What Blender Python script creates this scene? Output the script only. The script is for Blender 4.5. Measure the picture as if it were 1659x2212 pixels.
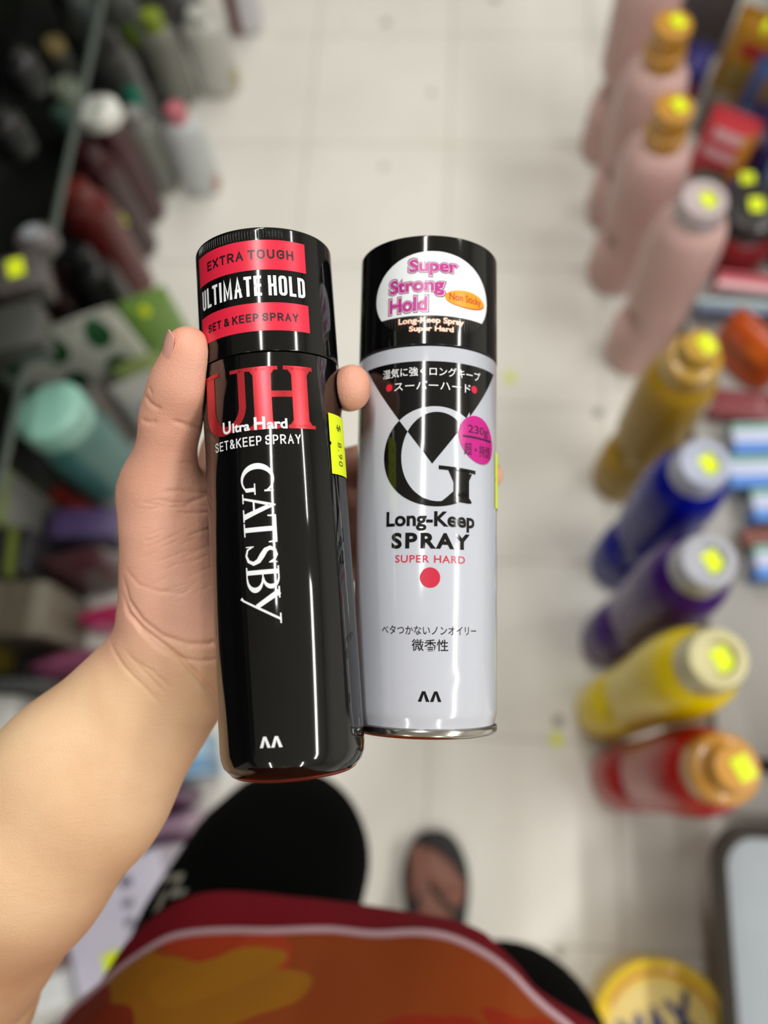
import bpy, bmesh, math, random
import numpy as np
from mathutils import Vector, Matrix

for _o in list(bpy.data.objects):
    bpy.data.objects.remove(_o)
SC = bpy.context.scene
COL = SC.collection
PI = math.pi

# ------------------------------------------------------------------ camera
cam_d = bpy.data.cameras.new('phone_camera')
cam = bpy.data.objects.new('phone_camera', cam_d)
COL.objects.link(cam)
cam.location = (0, 0, 1.437)
cam.rotation_euler = (.3256, .0493, .0511)
cam_d.sensor_fit = 'VERTICAL'
cam_d.sensor_height = 24
cam_d.lens = 24 * 1800 / 2212
cam_d.clip_start = .02
cam_d.dof.use_dof = True
cam_d.dof.focus_distance = .305
cam_d.dof.aperture_fstop = 2.75
cam_d.dof.aperture_blades = 0
SC.camera = cam

# ------------------------------------------------------------------ light, exposure
w = bpy.data.worlds.new('store_ambient'); SC.world = w; w.use_nodes = True
w.node_tree.nodes['Background'].inputs[0].default_value = (.95, .97, 1, 1)
w.node_tree.nodes['Background'].inputs[1].default_value = .25
SC.view_settings.view_transform = 'Standard'
SC.view_settings.look = 'None'
SC.view_settings.gamma = 1
SC.view_settings.use_curve_mapping = False
SC.view_settings.exposure = 0.0

TUBE_Z = 2.66
TUBES = [  # x, y centre, length, width, watts   (fluorescent tubes running along the aisle)
    (-.16, .72, 1.22, .05, 17),
    (-.16, 2.2, 1.22, .045, 17),
    (1.80, -.25, 1.9, .20, 46),
    (1.80, 1.9, 1.22, .06, 20),
    (.9, -1.9, 1.22, .06, 18),
    (-.9, -1.9, 1.22, .06, 14),
]
for _x, _y, _l, _wd, _p in TUBES:
    ld = bpy.data.lights.new('ceiling_tube', 'AREA')
    ld.shape = 'RECTANGLE'; ld.size = _wd; ld.size_y = _l; ld.energy = _p
    ld.color = (1, .985, .95)
    lo = bpy.data.objects.new('ceiling_tube', ld); COL.objects.link(lo)
    lo.location = (_x, _y, TUBE_Z)

# ------------------------------------------------------------------ helpers
def srgb(h):
    if isinstance(h, str):
        h = h.lstrip('#'); c = [int(h[i:i+2], 16) / 255 for i in (0, 2, 4)]
    else:
        c = [v / 255 for v in h]
    return tuple((v / 12.92 if v <= .04045 else ((v + .055) / 1.055) ** 2.4) for v in c) + (1,)

_M = {}
def mat(name, col, rough=.45, metal=0., coat=0., var=.06, scale=30., spec=.5, bump=0., sss=0.):
    """procedural material: a base colour broken up by a little noise, optional fine bump"""
    key = (name, str(col), rough, metal, coat)
    if key in _M: return _M[key]
    m = bpy.data.materials.new(name); m.use_nodes = True
    nt = m.node_tree; b = nt.nodes['Principled BSDF']
    c = srgb(col)
    tc = nt.nodes.new('ShaderNodeTexCoord'); nz = nt.nodes.new('ShaderNodeTexNoise')
    nz.inputs['Scale'].default_value = scale; nz.inputs['Detail'].default_value = 3
    nt.links.new(tc.outputs['Object'], nz.inputs['Vector'])
    rp = nt.nodes.new('ShaderNodeValToRGB')
    rp.color_ramp.elements[0].color = tuple(max(0, v * (1 - var)) for v in c[:3]) + (1,)
    rp.color_ramp.elements[1].color = tuple(min(1, v * (1 + var)) for v in c[:3]) + (1,)
    nt.links.new(nz.outputs['Fac'], rp.inputs['Fac'])
    nt.links.new(rp.outputs['Color'], b.inputs['Base Color'])
    b.inputs['Roughness'].default_value = rough
    b.inputs['Metallic'].default_value = metal
    b.inputs['Coat Weight'].default_value = coat
    b.inputs['Coat Roughness'].default_value = .05
    b.inputs['Specular IOR Level'].default_value = spec
    if bump:
        bp = nt.nodes.new('ShaderNodeBump'); bp.inputs['Strength'].default_value = bump
        bp.inputs['Distance'].default_value = .002
        n2 = nt.nodes.new('ShaderNodeTexNoise'); n2.inputs['Scale'].default_value = scale * 12
        nt.links.new(tc.outputs['Object'], n2.inputs['Vector'])
        nt.links.new(n2.outputs['Fac'], bp.inputs['Height'])
        nt.links.new(bp.outputs['Normal'], b.inputs['Normal'])
    _M[key] = m
    return m

def link(name, me, mats, parent=None, smooth=True):
    o = bpy.data.objects.new(name, me); COL.objects.link(o)
    for m in (mats if isinstance(mats, (list, tuple)) else [mats]): me.materials.append(m)
    if smooth:
        me.polygons.foreach_set('use_smooth', [True] * len(me.polygons))
    if parent: o.parent = parent
    return o
def obj(name, bm, mats, parent=None, smooth=True, sharp=35):
    me = bpy.data.meshes.new(name)
    bmesh.ops.recalc_face_normals(bm, faces=bm.faces)
    bm.to_mesh(me); bm.free()
    o = link(name, me, mats, parent, smooth)
    if smooth and sharp: me.set_sharp_from_angle(angle=math.radians(sharp))
    return o
def tag(o, label=None, cat=None, group=None, kind=None):
    if label: o['label'] = label
    if cat: o['category'] = cat
    if group: o['group'] = group
    if kind: o['kind'] = kind
    return o
def thing(name, label, cat, loc=(0, 0, 0), rz=0, group=None):
    o = bpy.data.objects.new(name, None); COL.objects.link(o)
    o.empty_display_size = .05
    o.location = loc; o.rotation_euler = (0, 0, rz)
    return tag(o, label, cat, group)

def add_box(bm, x0, x1, y0, y1, z0, z1, bev=0, seg=2):
    vs = [bm.verts.new((x, y, z)) for z in (z0, z1) for y in (y0, y1) for x in (x0, x1)]
    fs = [bm.faces.new([vs[i] for i in q]) for q in ((0,2,3,1),(4,5,7,6),(0,1,5,4),(2,6,7,3),(0,4,6,2),(1,3,7,5))]
    if bev:
        es = {e for f in fs for e in f.edges}
        bmesh.ops.bevel(bm, geom=list(es), offset=bev, segments=seg, affect='EDGES', profile=.5)
def box_bm(*a, **k):
    bm = bmesh.new(); add_box(bm, *a, **k); return bm
def loft(bm, rings, cap0=True, cap1=True, closed=True, mi=0):
    R = [[bm.verts.new(p) for p in r] for r in rings]
    n = len(R[0])
    for a, b in zip(R, R[1:]):
        for i in range(n if closed else n - 1):
            j = (i + 1) % n
            f = bm.faces.new((a[i], a[j], b[j], b[i])); f.material_index = mi
    if cap0: bm.faces.new(R[0][::-1]).material_index = mi
    if cap1: bm.faces.new(R[-1]).material_index = mi
    return R
def lathe_bm(prof, n=48, sx=1, sy=1, cap0=True, cap1=True):
    bm = bmesh.new()
    loft(bm, [[(r * sx * math.cos(2*PI*i/n), r * sy * math.sin(2*PI*i/n), z) for i in range(n)] for r, z in prof], cap0, cap1)
    return bm
def fillet(prof, rad, seg=4):
    """round the inner corners of a lathe profile"""
    out = [prof[0]]
    for a, b, c in zip(prof, prof[1:], prof[2:]):
        A, B, C2 = Vector(a), Vector(b), Vector(c)
        la, lc = (A - B).length, (C2 - B).length
        d = min(rad, la * .45, lc * .45)
        p, q = B + (A - B).normalized() * d, B + (C2 - B).normalized() * d
        for k in range(seg + 1):
            t = k / seg
            out.append(tuple((1-t)**2 * p + 2*t*(1-t) * B + t*t * q))
    out.append(prof[-1])
    return out
def tube_bm(pts, r, n=12, closed=False):
    bm = bmesh.new(); P = [Vector(p) for p in pts]; rings = []
    for i, p in enumerate(P):
        a = P[max(i-1, 0)]; b = P[min(i+1, len(P)-1)]
        if closed: a, b = P[i-1], P[(i+1) % len(P)]
        t = (b - a).normalized(); u = t.orthogonal().normalized() if abs(t.z) > .95 else t.cross(Vector((0,0,1))).normalized()
        v = t.cross(u)
        rr = r[i] if isinstance(r, (list, tuple)) else r
        rings.append([p + (u*math.cos(2*PI*k/n) + v*math.sin(2*PI*k/n)) * rr for k in range(n)])
    if closed: rings.append(rings[0])
    loft(bm, rings, not closed, not closed)
    if closed: bmesh.ops.remove_doubles(bm, verts=bm.verts, dist=1e-6)
    return bm
def arc(cx, cy, rx, ry, a0, a1, n=24):
    return [(cx + rx*math.cos(math.radians(a0 + (a1-a0)*i/n)), cy + ry*math.sin(math.radians(a0 + (a1-a0)*i/n))) for i in range(n+1)]

# ------------------------------------------------------------------ room
def grid_floor_material():
    m = bpy.data.materials.new('white_floor_tile'); m.use_nodes = True
    nt = m.node_tree; N = nt.nodes; L = nt.links; b = N['Principled BSDF']
    tc = N.new('ShaderNodeTexCoord'); sp = N.new('ShaderNodeSeparateXYZ')
    L.new(tc.outputs['Object'], sp.inputs[0])
    def math_(op, a, bb=None, c=None):
        n = N.new('ShaderNodeMath'); n.operation = op
        for i, v in enumerate((a, bb, c)):
            if v is None: continue
            if isinstance(v, (int, float)): n.inputs[i].default_value = v
            else: L.new(v, n.inputs[i])
        return n.outputs[0]
    T = .3048
    def line(axis, off):
        q = math_('DIVIDE', math_('SUBTRACT', axis, off), T)
        fr = math_('FRACT', math_('ADD', q, 50.5))
        d = math_('ABSOLUTE', math_('SUBTRACT', fr, .5))
        mr = N.new('ShaderNodeMapRange'); L.new(d, mr.inputs[0])
        mr.inputs[1].default_value = .004; mr.inputs[2].default_value = .014
        mr.inputs[3].default_value = 1; mr.inputs[4].default_value = 0
        return mr.outputs[0]
    g = math_('MAXIMUM', line(sp.outputs['X'], .0005), line(sp.outputs['Y'], .0930))
    big = N.new('ShaderNodeTexNoise'); big.inputs['Scale'].default_value = 3.2; big.inputs['Detail'].default_value = 5
    L.new(tc.outputs['Object'], big.inputs['Vector'])
    r1 = N.new('ShaderNodeValToRGB')
    r1.color_ramp.elements[0].position = .3; r1.color_ramp.elements[0].color = srgb('#d6d3ca')
    r1.color_ramp.elements[1].position = .7; r1.color_ramp.elements[1].color = srgb('#e0ded6')
    L.new(big.outputs['Fac'], r1.inputs['Fac'])
    sn = N.new('ShaderNodeTexVoronoi'); sn.inputs['Scale'].default_value = 9; sn.inputs['Randomness'].default_value = 1
    L.new(tc.outputs['Object'], sn.inputs['Vector'])
    sp2 = N.new('ShaderNodeMapRange'); L.new(sn.outputs['Distance'], sp2.inputs[0])
    sp2.inputs[1].default_value = .06; sp2.inputs[2].default_value = .12; sp2.inputs[3].default_value = 1; sp2.inputs[4].default_value = 0
    pick = N.new('ShaderNodeSeparateColor'); L.new(sn.outputs['Color'], pick.inputs[0])
    keep = math_('GREATER_THAN', pick.outputs[0], .55)
    spk = math_('MULTIPLY', math_('MULTIPLY', sp2.outputs[0], keep), .8)
    mx = N.new('ShaderNodeMix'); mx.data_type = 'RGBA'
    L.new(math_('MULTIPLY', g, .42), mx.inputs[0]); L.new(r1.outputs[0], mx.inputs[6]); mx.inputs[7].default_value = srgb('#9c968a')
    mx2 = N.new('ShaderNodeMix'); mx2.data_type = 'RGBA'
    L.new(spk, mx2.inputs[0]); L.new(mx.outputs[2], mx2.inputs[6]); mx2.inputs[7].default_value = srgb('#77736a')
    L.new(mx2.outputs[2], b.inputs['Base Color'])
    b.inputs['Roughness'].default_value = .42
    return m
def structure(name, bm, m):
    return tag(obj(name, bm, m, smooth=False), kind='structure')
structure('floor', box_bm(-3, 3.4, -3, 4, -.05, 0), grid_floor_material())
structure('ceiling', box_bm(-3, 3.4, -3, 4, 2.72, 2.77), mat('ceiling_paint', '#e8e6e0', .8))
wallm = mat('wall_paint', '#d6d3cc', .8)
structure('wall_left', box_bm(-3.05, -3, -3, 4, 0, 2.72), wallm)
structure('wall_right', box_bm(3.4, 3.45, -3, 4, 0, 2.72), wallm)
structure('wall_front', box_bm(-3, 3.4, 4, 4.05, 0, 2.72), wallm)
structure('wall_back', box_bm(-3, 3.4, -3.05, -3, 0, 2.72), wallm)
# ------------------------------------------------------------------ the two spray cans
CANS = {'L': {'P0': (-0.04901, 0.00587, 1.1193), 'P1': (-0.07152, 0.19766, 1.15903), 'R': 0.0265, 'H': 0.19715}, 'R': {'P0': (-0.00233, 0.0243, 1.09134), 'P1': (-0.00681, 0.21647, 1.12845), 'R': 0.02915, 'H': 0.19576}}
def can_frame(P0, P1):
    P0, P1 = Vector(P0), Vector(P1)
    a = (P1 - P0).normalized()
    mid = (P0 + P1) / 2
    n0 = Vector((0, 0, 1.437)) - mid; n0 = (n0 - a * n0.dot(a)).normalized()    # the side with the lettering
    r = n0.cross(a); r = -r if r.x < 0 else r
    m = Matrix((r, -n0, a)).transposed().to_4x4(); m.translation = P0   # local: x right, -y front, z up the can
    return m

class Print:
    """flat artwork in millimetres, cut into narrow strips and rolled on to a can of radius R"""
    def __init__(s, R): s.bm = bmesh.new(); s.R = R; s.lift = s.bm.verts.layers.float.new('lift'); s.mats = []
    def mi(s, m):
        if m not in s.mats: s.mats.append(m)
        return s.mats.index(m)
    def poly(s, pts, m, lift=1):
        vs = [s.bm.verts.new((x, y, 0)) for x, y in pts]
        for v in vs: v[s.lift] = lift
        f = s.bm.faces.new(vs); f.material_index = s.mi(m)
        return f
    def polys(s, L, m, lift=1):
        for p in L: s.poly(p, m, lift)
    def rect(s, x0, x1, y0, y1, m, lift=1): s.poly([(x0, y0), (x1, y0), (x1, y1), (x0, y1)], m, lift)
    def oval(s, cx, cy, rx, ry, m, lift=1, a0=0, a1=360): s.poly(arc(cx, cy, rx, ry, a0, a1, 48)[:-1 if a1-a0 == 360 else None], m, lift)
    def text(s, body, box, m, lift=2, bold=0, rot=0, spacing=1, track=None, shear=0, tf=None):
        """box = (x0, x1, y0, y1) in mm; the string is scaled to fill it; rot=-90 reads downwards"""
        cu = bpy.data.curves.new('t', 'FONT'); cu.body = body; cu.offset = bold; cu.resolution_u = 4; cu.space_character = spacing; cu.shear = shear
        o = bpy.data.objects.new('t', cu); COL.objects.link(o)
        dg = bpy.context.evaluated_depsgraph_get(); dg.update()
        me = bpy.data.meshes.new_from_object(o.evaluated_get(dg))
        P = [(v.co.x, v.co.y) for v in me.vertices]
        if rot == -90: P = [(y, -x) for x, y in P]
        xs = [p[0] for p in P]; ys = [p[1] for p in P]
        x0, x1, y0, y1 = box; ax, bx, ay, by = min(xs), max(xs), min(ys), max(ys)
        Q = [(x0 + (x-ax)/(bx-ax)*(x1-x0), y0 + (y-ay)/(by-ay)*(y1-y0)) for x, y in P]
        if tf: Q = [tf(x, y) for x, y in Q]
        vs = [s.bm.verts.new((x, y, 0)) for x, y in Q]
        k = s.mi(m)
        for v in vs: v[s.lift] = lift
        for p in me.polygons:
            try: s.bm.faces.new([vs[i] for i in p.vertices]).material_index = k
            except ValueError: pass
        bpy.data.objects.remove(o); bpy.data.curves.remove(cu); bpy.data.meshes.remove(me)
    def cut(s, p, n, only=None):
        g = list(s.bm.verts) + list(s.bm.edges) + list(s.bm.faces)
        if only is not None:
            fs = [f for f in s.bm.faces if f.material_index == only]
            g = list({v for f in fs for v in f.verts}) + list({e for f in fs for e in f.edges}) + fs
        bmesh.ops.bisect_plane(s.bm, geom=g, plane_co=p, plane_no=n, dist=1e-5)
    def build(s, name, parent, base=.00005, step=.00003):
        xs = [v.co.x for v in s.bm.verts]
        x = math.floor(min(xs)) + .01
        bmesh.ops.triangulate(s.bm, faces=[f for f in s.bm.faces if len(f.verts) > 4])
        while x < max(xs):
            s.cut((x, 0, 0), (1, 0, 0)); x += 1.3
        for v in s.bm.verts:
            u, h = v.co.x / 1000, v.co.y / 1000
            r = s.R + base + step * v[s.lift]; a = u / s.R
            v.co = (r * math.sin(a), -r * math.cos(a), h)
        s.bm.normal_update()
        for f in s.bm.faces:
            c = f.calc_center_median()
            if f.normal.dot(Vector((c.x, c.y, 0))) < 0: f.normal_flip()
        me = bpy.data.meshes.new(name); s.bm.to_mesh(me); s.bm.free()
        return link(name, me, s.mats, parent, True)

BLACK = mat('glossy_black_lacquer', '#070708', .08, 0, .15, var=.03, scale=200)
CAPBL = mat('glossy_black_plastic', '#070708', .10, 0, .12, var=.03, scale=200)
WHITE_L = mat('white_can_lacquer', '#b8bcc6', .16, 0, .35, var=.02, scale=200)
SILVER = mat('tinplate_rim', '#b9b7b2', .2, 1, var=.08, scale=90)
INK = dict(white=mat('white_ink', '#e4e8ec', .25), black=mat('black_ink', '#08080a', .12, 0, .1), red=mat('red_label', '#d62440', .3),
           metalred=mat('metallic_red_ink', '#c8323c', .28, .55, var=.12, scale=400), crimson=mat('crimson_ink', '#bf2440', .3),
           magenta=mat('magenta_ink', '#b52a86', .35), purple=mat('dark_purple_ink', '#3a2b4c', .3), pale=mat('pale_pink_ink', '#ecc3dc', .3),
           orange=mat('orange_ink', '#e79a1c', .3), rust=mat('rust_ink', '#b23a20', .3), cream=mat('cream_ink', '#f6dccb', .3),
           salmon=mat('salmon_ink', '#d98a72', .3), pinkspot=mat('pink_spot_ink', '#b8117f', .3), wine=mat('wine_ink', '#3d0a30', .3),
           paper=mat('white_label', '#dfe3e6', .3), grey=mat('charcoal_label', '#1d1b1b', .3), redink=mat('red_ink', '#cf1634', .3),
           label_text=mat('label_black_ink', '#2a0f14', .35))
STICK = mat('neon_yellow_paper', '#dcee08', .6)
PINK_TXT = mat('sticker_print', '#40480a', .6)

GLY = dict(A=(1, [[(0,0),(.5,1),(1,0)], [(.18,.34),(.82,.34)]]), D=(.95, [[(0,0),(0,1),(1,1,1),(1,0,1),(0,0)]]), E=(.85, [[(1,1),(0,1),(0,0),(1,0)], [(0,.52),(.92,.52)]]),
    X=(1, [[(0,0),(1,1)], [(0,1),(1,0)]]), T=(.9, [[(0,1),(1,1)], [(.5,1),(.5,0)]]), R=(.95, [[(0,0),(0,1),(1,1,1),(1,.45,1),(0,.45)], [(.5,.45),(1,0)]]),
    O=(1, [[(.5,1),(0,1,1),(0,0,1),(1,0,1),(1,1,1),(.5,1)]]), U=(.95, [[(0,1),(0,0,1),(1,0,1),(1,1)]]), G=(1, [[(1,.76),(1,1,1),(0,1,1),(0,0,1),(1,0,1),(1,.48),(.55,.48)]]),
    H=(.95, [[(0,0),(0,1)], [(1,0),(1,1)], [(0,.52),(1,.52)]]), S=(.92, [[(.98,.76),(1,1,1),(0,1,1),(0,.52,1),(1,.52,1),(1,0,1),(0,0,1),(.02,.24)]]),
    K=(.95, [[(0,0),(0,1)], [(1,1),(0,.42)], [(.32,.6),(1,0)]]), P=(.9, [[(0,0),(0,1),(1,1,1),(1,.42,1),(0,.42)]]), Y=(.95, [[(0,1),(.5,.45),(1,1)], [(.5,.45),(.5,0)]]),
    L=(.75, [[(0,1),(0,0),(1,0)]]), I=(.0, [[(.5,0),(.5,1)]]), M=(1.35, [[(0,0),(0,1),(.5,.12),(1,1),(1,0)]]))
GLY['&'] = (1, [[(1,0),(.12,.78),(.15,1,1),(.72,1,1),(.72,.68,1),(0,.38,1),(0,0,1),(.72,0,1),(.98,.42)]])
def sans(p, text, box, wt, m, lift=2, gap=.34, word=.8, rad=.5):
    x0, x1, y0, y1 = box; ws = [word if c == ' ' else GLY[c][0] for c in text]
    n = len(text); ngap = sum(1 for a, b in zip(text, text[1:]) if a != ' ' and b != ' ')
    k = (x1 - x0 - wt * sum(1 for c in text if c != ' ')) / (sum(ws) + gap * ngap); x = x0; hh = y1 - y0 - wt
    for i, c in enumerate(text):
        if c == ' ': x += ws[i] * k; continue
        W = ws[i] * k
        for ln in GLY[c][1]:
            P = []; q = [Vector((x + wt/2 + a[0]*W, y0 + wt/2 + a[1]*hh)) for a in ln]
            for j, a in enumerate(ln):
                if len(a) == 3 and 0 < j < len(ln) - 1:
                    r = rad * min(W, hh) ; d0, d1 = q[j-1]-q[j], q[j+1]-q[j]
                    r0, r1 = min(r, d0.length*.5), min(r, d1.length*.5); u, v = q[j] + d0.normalized()*r0, q[j] + d1.normalized()*r1
                    P += [(1-t)**2*u + 2*t*(1-t)*(q[j]*.86 + (u+v)*.07) + t*t*v for t in [e/6 for e in range(7)]]
                else: P.append(q[j])
            out = []
            for j in range(len(P)):
                a = (P[j] - P[j-1]).normalized() if j else (P[1] - P[0]).normalized()
                b = (P[j+1] - P[j]).normalized() if j < len(P) - 1 else a
                if a.length == 0: a = b
                t = (a + b).normalized() if (a + b).length > 1e-4 else a
                nn = Vector((-t.y, t.x)); s_ = wt/2 / max(.45, abs(nn.dot(Vector((-a.y, a.x)))))
                pt = P[j] + (-a*wt/2*.999 if j == 0 and c not in 'O' else (a*wt/2*.999 if j == len(P)-1 and c not in 'O' else Vector((0, 0))))
                out.append((tuple(pt + nn*s_), tuple(pt - nn*s_)))
            for A, B in zip(out, out[1:]): p.poly([A[0], A[1], B[1], B[0]], m, lift)
        x += W + wt + (gap * k if i < n-1 and text[i+1] != ' ' else 0)

def chevrons(p, x0, x1, y0, y1, m, lift=1, gap=.15):
    w = (x1 - x0 - gap) / 2
    for a in (x0, x0 + w + gap):
        t = w * .3
        p.polys([[(a, y0), (a + t, y0), (a + w/2, y1 - (y1-y0)*.30), (a + w/2, y1), (a + w*.36, y1)],
                 [(a + w - t, y0), (a + w, y0), (a + w*.64, y1), (a + w/2, y1), (a + w/2, y1 - (y1-y0)*.30)]], m, lift)

def sticker(parent, R, u0, u1, v0, v1, label, txt=True):
    p = Print(R)        # notched half way along both edges
    um, vm, q = (u0+u1)/2, (v0+v1)/2, .75
    p.poly([(u0, v0), (u1, v0), (u1, vm - q)] + [(u1 - q*math.cos(a), vm + q*math.sin(a)) for a in (-.8, 0, .8)] + [(u1, vm + q), (u1, v1), (u0, v1), (u0, vm + q)]
           + [(u0 + q*math.cos(a), vm - q*math.sin(a)) for a in (-.8, 0, .8)] + [(u0, vm - q)], STICK, 4)
    if txt:
        p.text('$', (um - 2.0, um + 2.0, v1 - 6.2, v1 - 3.6), PINK_TXT, 6, rot=-90)
        p.text('8.90', (um - 1.8, um + 1.8, v0 + 3.4, v0 + 12.4), PINK_TXT, 6, rot=-90, spacing=1.25)
    o = p.build('price_sticker', parent, base=.00018); o['label'] = label
    return o

# --- black can -----------------------------------------------------------------
R1 = CANS['L']['R']; H1 = CANS['L']['H']
black_can = thing('hairspray_can', 'tall glossy black hairspray can with red letters, gripped between thumb and index finger', 'spray can')
black_can.matrix_world = can_frame(CANS['L']['P0'], CANS['L']['P1'])
SEAM1 = .150
pf = [(0, .0012), (R1-.0045, .0012), (R1-.004, .0002), (R1-.003, .0010), (R1-.0012, .0030), (R1-.0003, .0056), (R1, .0085), (R1, SEAM1-.0004), (R1-.0004, SEAM1)]
body = obj('can_body', lathe_bm([(max(r, 1e-4), z) for r, z in pf], 128), BLACK, black_can, sharp=50)
rim = obj('base_rim', lathe_bm(fillet([(R1-.0062, .0004), (R1-.0050, -.0006), (R1-.0036, .0002), (R1-.0030, .0013), (R1-.0055, .0014)], .0004), 96, 1, 1, False, False), mat('red_reflection_rim', '#8a4a3c', .3, .8), black_can)  # reddish reflection along the can's foot put into the rim colour
rim['label'] = 'thin rim under the black can, tinted like a reddish reflection'
cp = fillet([(1e-4, H1), (R1-.0004, H1), (R1, H1-.0008), (R1, SEAM1+.0003), (R1-.0006, SEAM1+.0003)], .0006)
cap = obj('cap', lathe_bm(cp, 128), CAPBL, black_can, sharp=50)
bm = bmesh.new()                                    # grip ridges pressed into the cap's upper edge
for i in range(34):
    u = -.0300 + i * .00112; a = u / R1
    t = Matrix.Rotation(a, 4, 'Z') @ Matrix.Translation((0, -R1, .1942))
    bmesh.ops.create_uvsphere(bm, u_segments=8, v_segments=6, radius=1, matrix=t @ Matrix.Diagonal((.00036, .0006, .0019, 1)))
obj('grip_ridges', bm, CAPBL, cap, sharp=0)
p = Print(R1)
p.rect(-31, 16, 180.6, 192.0, INK['red']); p.rect(-31, 16, 157.7, 168.2, INK['red'])
sans(p, 'EXTRA TOUGH', (-24.3, 11, 184.7, 188.3), .74, INK['label_text'])
sans(p, 'ULTIMATE HOLD', (-29.2, 15, 170.8, 178.4), 1.12, INK['white'], gap=.40, word=1.2)
sans(p, 'SET & KEEP SPRAY', (-25.6, 11.4, 161.2, 164.3), .64, INK['label_text'])
p.build('cap_label', cap)
p = Print(R1)
# slab-serif U and H
U_out = [(-29.6, 144), (-29.6, 131)] + arc(-19.6, 131, 10, 9.8, 180, 360, 26)[1:] + [(-9.6, 144)]
U_in = [(-12.4, 144), (-12.4, 131)] + arc(-18.0, 131, 5.6, 6.6, 0, -180, 26)[1:] + [(-23.6, 144)]
nU = len(U_out)
for i in range(nU - 1):
    a, b = U_out[i], U_out[i+1]; c, d = U_in[::-1][i], U_in[::-1][i+1]
    p.poly([a, b, d, c], INK['metalred'])
p.rect(-33, -20.8, 143.5, 145, INK['metalred']); p.rect(-15.6, 2.4, 143.1, 144.5, INK['metalred'])
p.rect(-6.6, -.2, 122.4, 144, INK['metalred']); p.rect(7.2, 13.3, 122.4, 144, INK['metalred'])
p.rect(4.4, 15.6, 143.1, 144.6, INK['metalred']); p.rect(5.2, 15.8, 121.6, 122.9, INK['metalred'])
p.rect(-8.6, 2.4, 121.6, 122.9, INK['metalred']); p.rect(-.3, 7.3, 133.1, 135.4, INK['metalred'])
for x, s in ((-6.6, -1), (-.2, 1), (7.2, -1), (13.3, 1)):       # brackets into the serifs
    p.poly([(x, 122.8), (x + s*1.3, 122.8), (x, 124.6)] if s > 0 else [(x, 124.6), (x + s*1.3, 122.8), (x, 122.8)], INK['metalred'])
    p.poly([(x, 143.2), (x, 141.4), (x + s*1.3, 143.2)], INK['metalred'])
p.build('logo_letters', body)['label'] = 'metallic red capital letters U and H'
p = Print(R1)
p.text('U', (-20, -16.2, 121.7, 126.2), INK['white'], 3, .03); p.text('ltra', (-15.5, -8.6, 121.6, 125.1), INK['white'], 3, .03)
p.text('H', (-7.0, -3.0, 121.6, 126.2), INK['white'], 3, .03); p.text('ard', (-2.3, 4.8, 121.5, 125.2), INK['white'], 3, .03)
sans(p, 'SET&KEEP SPRAY', (-24.8, 9.4, 116.0, 119.4), .46, INK['white'], gap=.4)
p.build('printed_lettering', body)['label'] = 'white product lettering across the can'
p = Print(R1)
# old-style capitals running down the can: (s down the can, t across, baseline on the left)
def down(L): return [[(-13.0 + t, 109.7 - s) for s, t in q] for q in L]
G = []
def ring(o, i, a0, a1, n=30):
    A, B = arc(*o, a0, a1, n), arc(*i, a0, a1, n)
    return [[A[k], A[k+1], B[k+1], B[k]] for k in range(n)]
G += ring((5.7, 5.9, 5.7, 6.1), (6.3, 5.9, 4.2, 5.3), 38, 322)
G += [[(8.7, .9), (10.1, 1.6), (10.1, 5.0), (8.7, 5.0)], [(7.2, 4.7), (11.2, 4.7), (11.2, 5.2), (7.2, 5.2)], [(9.6, 8.4), (10.3, 8.4), (10.3, 11.6), (9.9, 11.6)]]
A_ = [[(10.6, 0), (14.0, 0), (14.0, .5), (10.6, .5)], [(16.2, 0), (20.6, 0), (20.6, .5), (16.2, .5)], [(11.9, .4), (12.7, .4), (15.6, 10.4), (15.2, 12.0), (14.9, 12.0)],
      [(14.9, 12.0), (15.4, 12.0), (19.9, .4), (17.9, .4), (14.6, 10.2)], [(13.1, 3.9), (17.2, 3.9), (17.0, 4.6), (13.4, 4.6)]]
T_ = [[(18.6, 11.1), (28.3, 11.1), (28.3, 11.9), (18.6, 11.9)], [(18.6, 8.9), (19.0, 8.9), (19.4, 11.2), (18.6, 11.2)], [(27.9, 8.9), (28.3, 8.9), (28.3, 11.2), (27.5, 11.2)],
      [(22.6, .3), (24.3, .3), (24.3, 11.5), (22.6, 11.5)], [(21.1, 0), (25.8, 0), (25.8, .5), (21.1, .5)]]
def stroke(pts, ws):
    out = []; P = [Vector(q) for q in pts]; L = []
    for k, q in enumerate(P):
        d = (P[min(k+1, len(P)-1)] - P[max(k-1, 0)]).normalized(); nn = Vector((-d.y, d.x)) * ws[k] / 2
        L.append((tuple(q + nn), tuple(q - nn)))
    return [[a[0], b[0], b[1], a[1]] for a, b in zip(L, L[1:])]
Sp = [(35.0, 9.0), (34.2, 10.6), (32.6, 11.4), (30.9, 10.8), (30.1, 9.2), (30.8, 7.6), (32.6, 6.3), (34.5, 4.9), (35.3, 3.0), (34.4, 1.2), (32.4, .4), (30.4, 1.0), (29.4, 2.9)]
S_ = stroke(Sp, [.5, .7, .8, 1.1, 1.4, 1.7, 1.9, 1.7, 1.4, 1.1, .8, .7, .5])
S_ += [[(34.9, 8.6), (35.3, 8.6), (35.3, 11.6), (34.9, 11.4)], [(29.2, .3), (29.6, .5), (29.6, 3.4), (29.2, 3.4)]]
B_ = [[(37.6, .2), (39.2, .2), (39.2, 11.7), (37.6, 11.7)], [(36.5, 0), (41, 0), (41, .5), (36.5, .5)], [(36.5, 11.4), (41, 11.4), (41, 11.9), (36.5, 11.9)]]
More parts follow.
